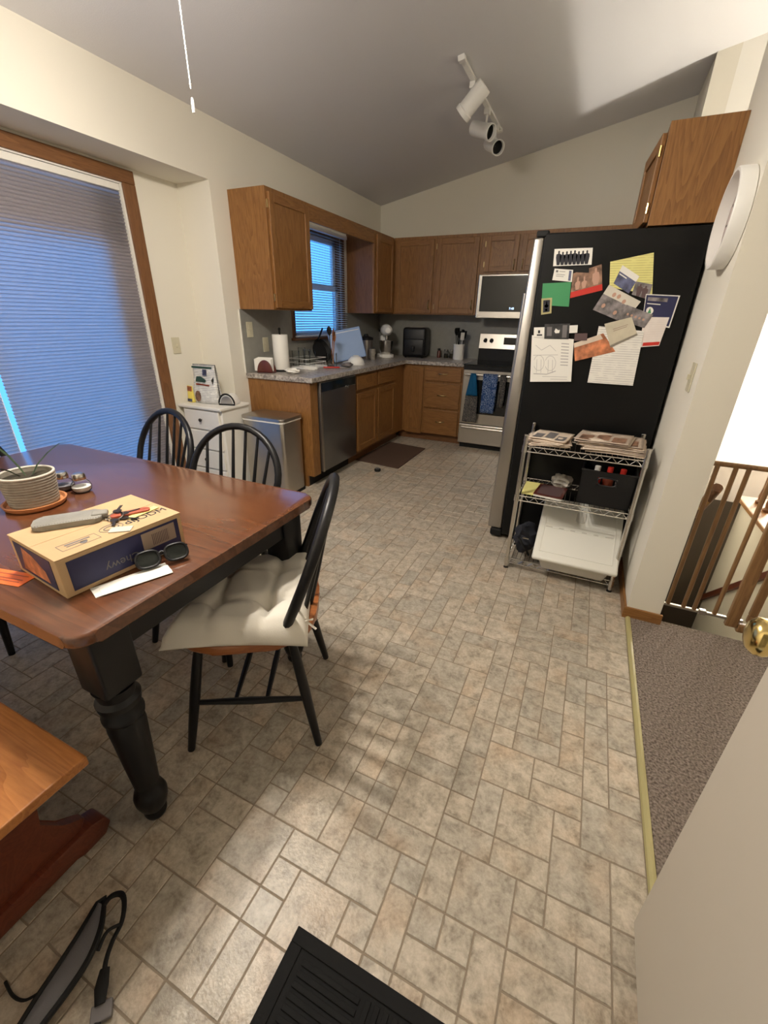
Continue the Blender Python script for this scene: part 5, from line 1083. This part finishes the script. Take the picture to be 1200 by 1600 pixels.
t = thing('serving_tongs', 'red handled kitchen tongs lying on the counter', 'tongs', (.40, 3.52, CZ), R(35)); 
for s_ in (-1, 1): B().box(-.07, .08, s_*.010-.006, s_*.010+.006, .002, .014, .004).build('handle', 'red', t, True); B().box(.08, .15, s_*.010-.004, s_*.010+.004, .003, .008, .002).build('jaw', 'chrome', t)
# leaning white cutting board and scale cover
t = thing('cutting_board', 'large white cutting board propped up, blue window light painted into its colour', 'cutting board', (.33, 4.02, CZ), R(40))
m = Matrix.Translation((0, 0, .036)) @ Matrix.Rotation(R(-17), 4, 'X') @ Matrix.Rotation(R(-11), 4, 'Y'); B().box(-.17, .17, -.006, .006, .002, .30, .012, 3, mat=m).build('board', 'board_bluelight', t, True); B().box(-.155, .155, -.008, -.0065, .27, .276, .001, mat=m).build('groove', 'white', t)  # blue window light is painted into the white board's base colour
t = thing('white_dish', 'upturned rounded white dish in front of the cutting board', 'dish', (.44, 3.93, CZ)); B().lathe([(.085, 0), (.088, .008), (.075, .05), (.045, .078), (.0, .084)], seg=28).build('bowl', 'white', t, True); B().lathe([(.03, .084), (.03, .088), (.02, .086)], seg=16, cap=False).build('foot_ring', 'white', t)
t = thing('dish_brush', 'small white scrub brush beside the upturned dish', 'brush', (.43, 3.80, CZ)); B().lathe([(.02, .0), (.026, .02), (.018, .04), (.0, .044)], seg=16).build('head', 'white', t, True); B().tube([(.0, 0, .035), (-.05, .03, .03), (-.09, .05, .02)], .006, 8).build('handle', 'white', t, True)
t = thing('black_pan', 'black skillet propped behind the cutting board with handle raised', 'pan', (.105, 3.80, CZ), R(80)); m = Matrix.Rotation(R(68), 3, 'X')
B().lathe([(.0, .0), (.095, .0), (.115, .035), (.112, .035), (.092, .004), (.0, .004)], (0, 0, .115), 28, m, cap=False).build('body', 'matte_black', t, True); B().tube([(.0, .02, .22), (.02, .0, .28), (.03, -.02, .33)], .010, 8, flat=.6).build('handle', 'matte_black', t, True)
# coffee maker, mixer, air fryer, crock
t = thing('stock_pot', 'tall stainless canister with black lid left of the mixer', 'canister', (.20, 4.62, CZ)); B().lathe([(.0, 0), (.075, 0), (.077, .01), (.077, .20), (.0, .20)], seg=28).build('body', 'steel', t, True); B().lathe([(.08, .2), (.08, .225), (.03, .24), (.02, .262), (.0, .265)], seg=28).build('lid', 'matte_black', t, True)
t = thing('cloudy_tumbler', 'grey plastic tumbler standing by the stainless canister', 'tumbler', (.33, 4.52, CZ)); B().lathe([(.0, 0), (.03, 0), (.037, .11), (.034, .11), (.028, .005)], seg=20, cap=False).build('cup', 'ceramic', t, True); B().tube([(.036*math.cos(k*.35), .036*math.sin(k*.35), .11) for k in range(18)], .002, 6, True).build('lip', 'ceramic', t, True)
t = thing('stand_mixer', 'white stand mixer with steel bowl in the counter corner', 'mixer', (.27, 4.98, CZ), R(-55))
B().prism(rrect(-.10, .16, -.09, .09, .06), 'z', 0, .035, .01, 3).build('base', 'white', t, True); B().box(-.10, -.03, -.045, .045, .03, .24, .02, 3).build('column', 'white', t, True)
b = B(); b.lathe([(.001, -.14), (.045, -.125), (.062, -.06), (.065, .05), (.055, .13), (.03, .16), (.001, .165)], (.03, 0, .30), 24, Matrix.Rotation(R(90), 3, 'Y')); b.build('motor_head', 'white', t, True)
B().lathe([(.02, 0), (.05, .0), (.075, .06), (.085, .14), (.088, .15), (.083, .15), (.07, .06), (.0, .01)], (.075, 0, .036), 28, cap=False).build('bowl', 'chrome', t, True)
B().lathe([(.018, 0), (.018, -.05), (.006, -.06)], (.10, 0, .245), 14).build('beater_shaft', 'chrome', t, True); b = B(); b.lathe([(.066, -.02), (.068, 0), (.066, .02)], (.03, 0, .30), 24, Matrix.Rotation(R(90), 3, 'Y'), cap=False); b.build('trim_band', 'chrome', t, True); B().lathe([(.014, 0), (.014, .012), (.0, .014)], (.0, -.064, .29), 12, Matrix.Rotation(R(90), 3, 'X')).build('speed_knob', 'matte_black', t, True)
t = thing('air_fryer', 'black boxy air fryer on the back counter', 'air fryer', (.60, 5.17, CZ), R(8))
B().box(-.14, .14, -.13, .13, .008, .335, .03, 4).build('body', 'black', t, True); B().box(-.118, .118, -.142, -.128, .03, .21, .01, 3).build('basket_front', 'black', t, True); B().box(-.018, .018, -.185, -.14, .075, .135, .01, 3).build('basket_handle', 'black', t, True); B().box(-.08, .08, -.05, .08, .334, .339, .002).build('top_vent', 'steel', t)
for (x, y) in ((-.1, -.1), (.1, -.1), (-.1, .1), (.1, .1)): B().cyl((x, y, 0), (x, y, .012), .012).build('foot', 'rubber', t)
t = thing('utensil_crock', 'white ceramic crock holding black kitchen utensils left of range', 'utensil crock', (1.14, 5.15, CZ)); B().lathe([(.0, 0), (.058, 0), (.062, .006), (.062, .155), (.065, .165), (.060, .168), (.056, .15), (.055, .01)], seg=28, cap=False).build('crock', 'white', t, True)
for k in range(7): utensil(t, .025*math.cos(k*.9), .025*math.sin(k*.9), .22+.015*(k % 3), .16, 'matte_black', 'spoon' if k % 2 else 'flat')
utensil(t, .03, -.02, .20, .05, 'white', 'flat')
t = thing('spice_bottle', 'small dark spice bottle between the air fryer and crock', 'bottle', (.86, 5.28, CZ)); B().lathe([(.0, 0), (.022, 0), (.022, .07), (.014, .085)], seg=16).build('body', 'darkred', t, True); B().lathe([(.017, .082), (.017, .105), (.0, .106)], seg=14).build('cap', 'matte_black', t, True)
for (x, y, lab) in ((.95, 5.28, 'clear spice jar on the back counter left of two'), (1.02, 5.29, 'clear spice jar on the back counter beside the crock')):
    t = thing('spice_jar', lab, 'jar', (x, y, CZ), 0, 'clear spice jars on back counter'); B().lathe([(.0, 0), (.026, 0), (.026, .075), (.02, .085)], seg=18).build('jar', 'clearglass', t, True); B().lathe([(.0, .002), (.023, .002), (.023, .05), (.0, .05)], seg=14).build('contents', 'soil', t, True); B().lathe([(.023, .083), (.023, .098), (.0, .1)], seg=16).build('lid', 'chrome', t, True)
# towels on the oven handle
def towel(name, label, x0, x1, z1, mat, parts):
    t = thing(name, label, 'towel', ((x0+x1)/2, RY-.05, .815)); L_ = t.location
    def sheetf(w0, w1, za, zb, ph, yo):
        b = B(L_); b.grid(lambda u, v: ((x0+x1)/2+(u-.5)*(w0+(w1-w0)*v), RY-.060+yo-.006*math.sin(u*11+ph)*(.3+v), za+(zb-za)*v), 14, 12); bmesh.ops.solidify(b.bm, geom=b.bm.faces[:], thickness=.003); return b
    for (nm, w0, w1, za, zb, m_, yo) in parts: sheetf(w0, w1, za, zb, za*7, yo).build(nm, m_, t, 'all')
towel('kitchen_towel', 'hanging dish towel with bright blue crochet top and grey skirt', 1.40, 1.53, .42, 'grey_towel', (('crochet_top', .055, .13, .832, .60, 'blue_cloth', -.006), ('skirt', .13, .165, .60, .315, 'grey_towel', 0)))
towel('kitchen_towel', 'pale blue patterned towel folded over the oven handle', 1.575, 1.715, .42, 'blue_towel', (('front_fold', .15, .145, .832, .43, 'blue_towel', -.006), ('back_fold', .15, .145, .832, .50, 'blue_towel', .030)))
towel('kitchen_towel', 'grey striped towel hanging right of the blue towel', 1.755, 1.80, .45, 'grey_towel', (('front_fold', .06, .065, .832, .50, 'grey_towel', -.008), ('back_fold', .06, .06, .832, .55, 'grey_towel', .030)))
for o in bpy.data.objects:
    for k in ('_p', 'y0'):
        if k in o: del o[k]
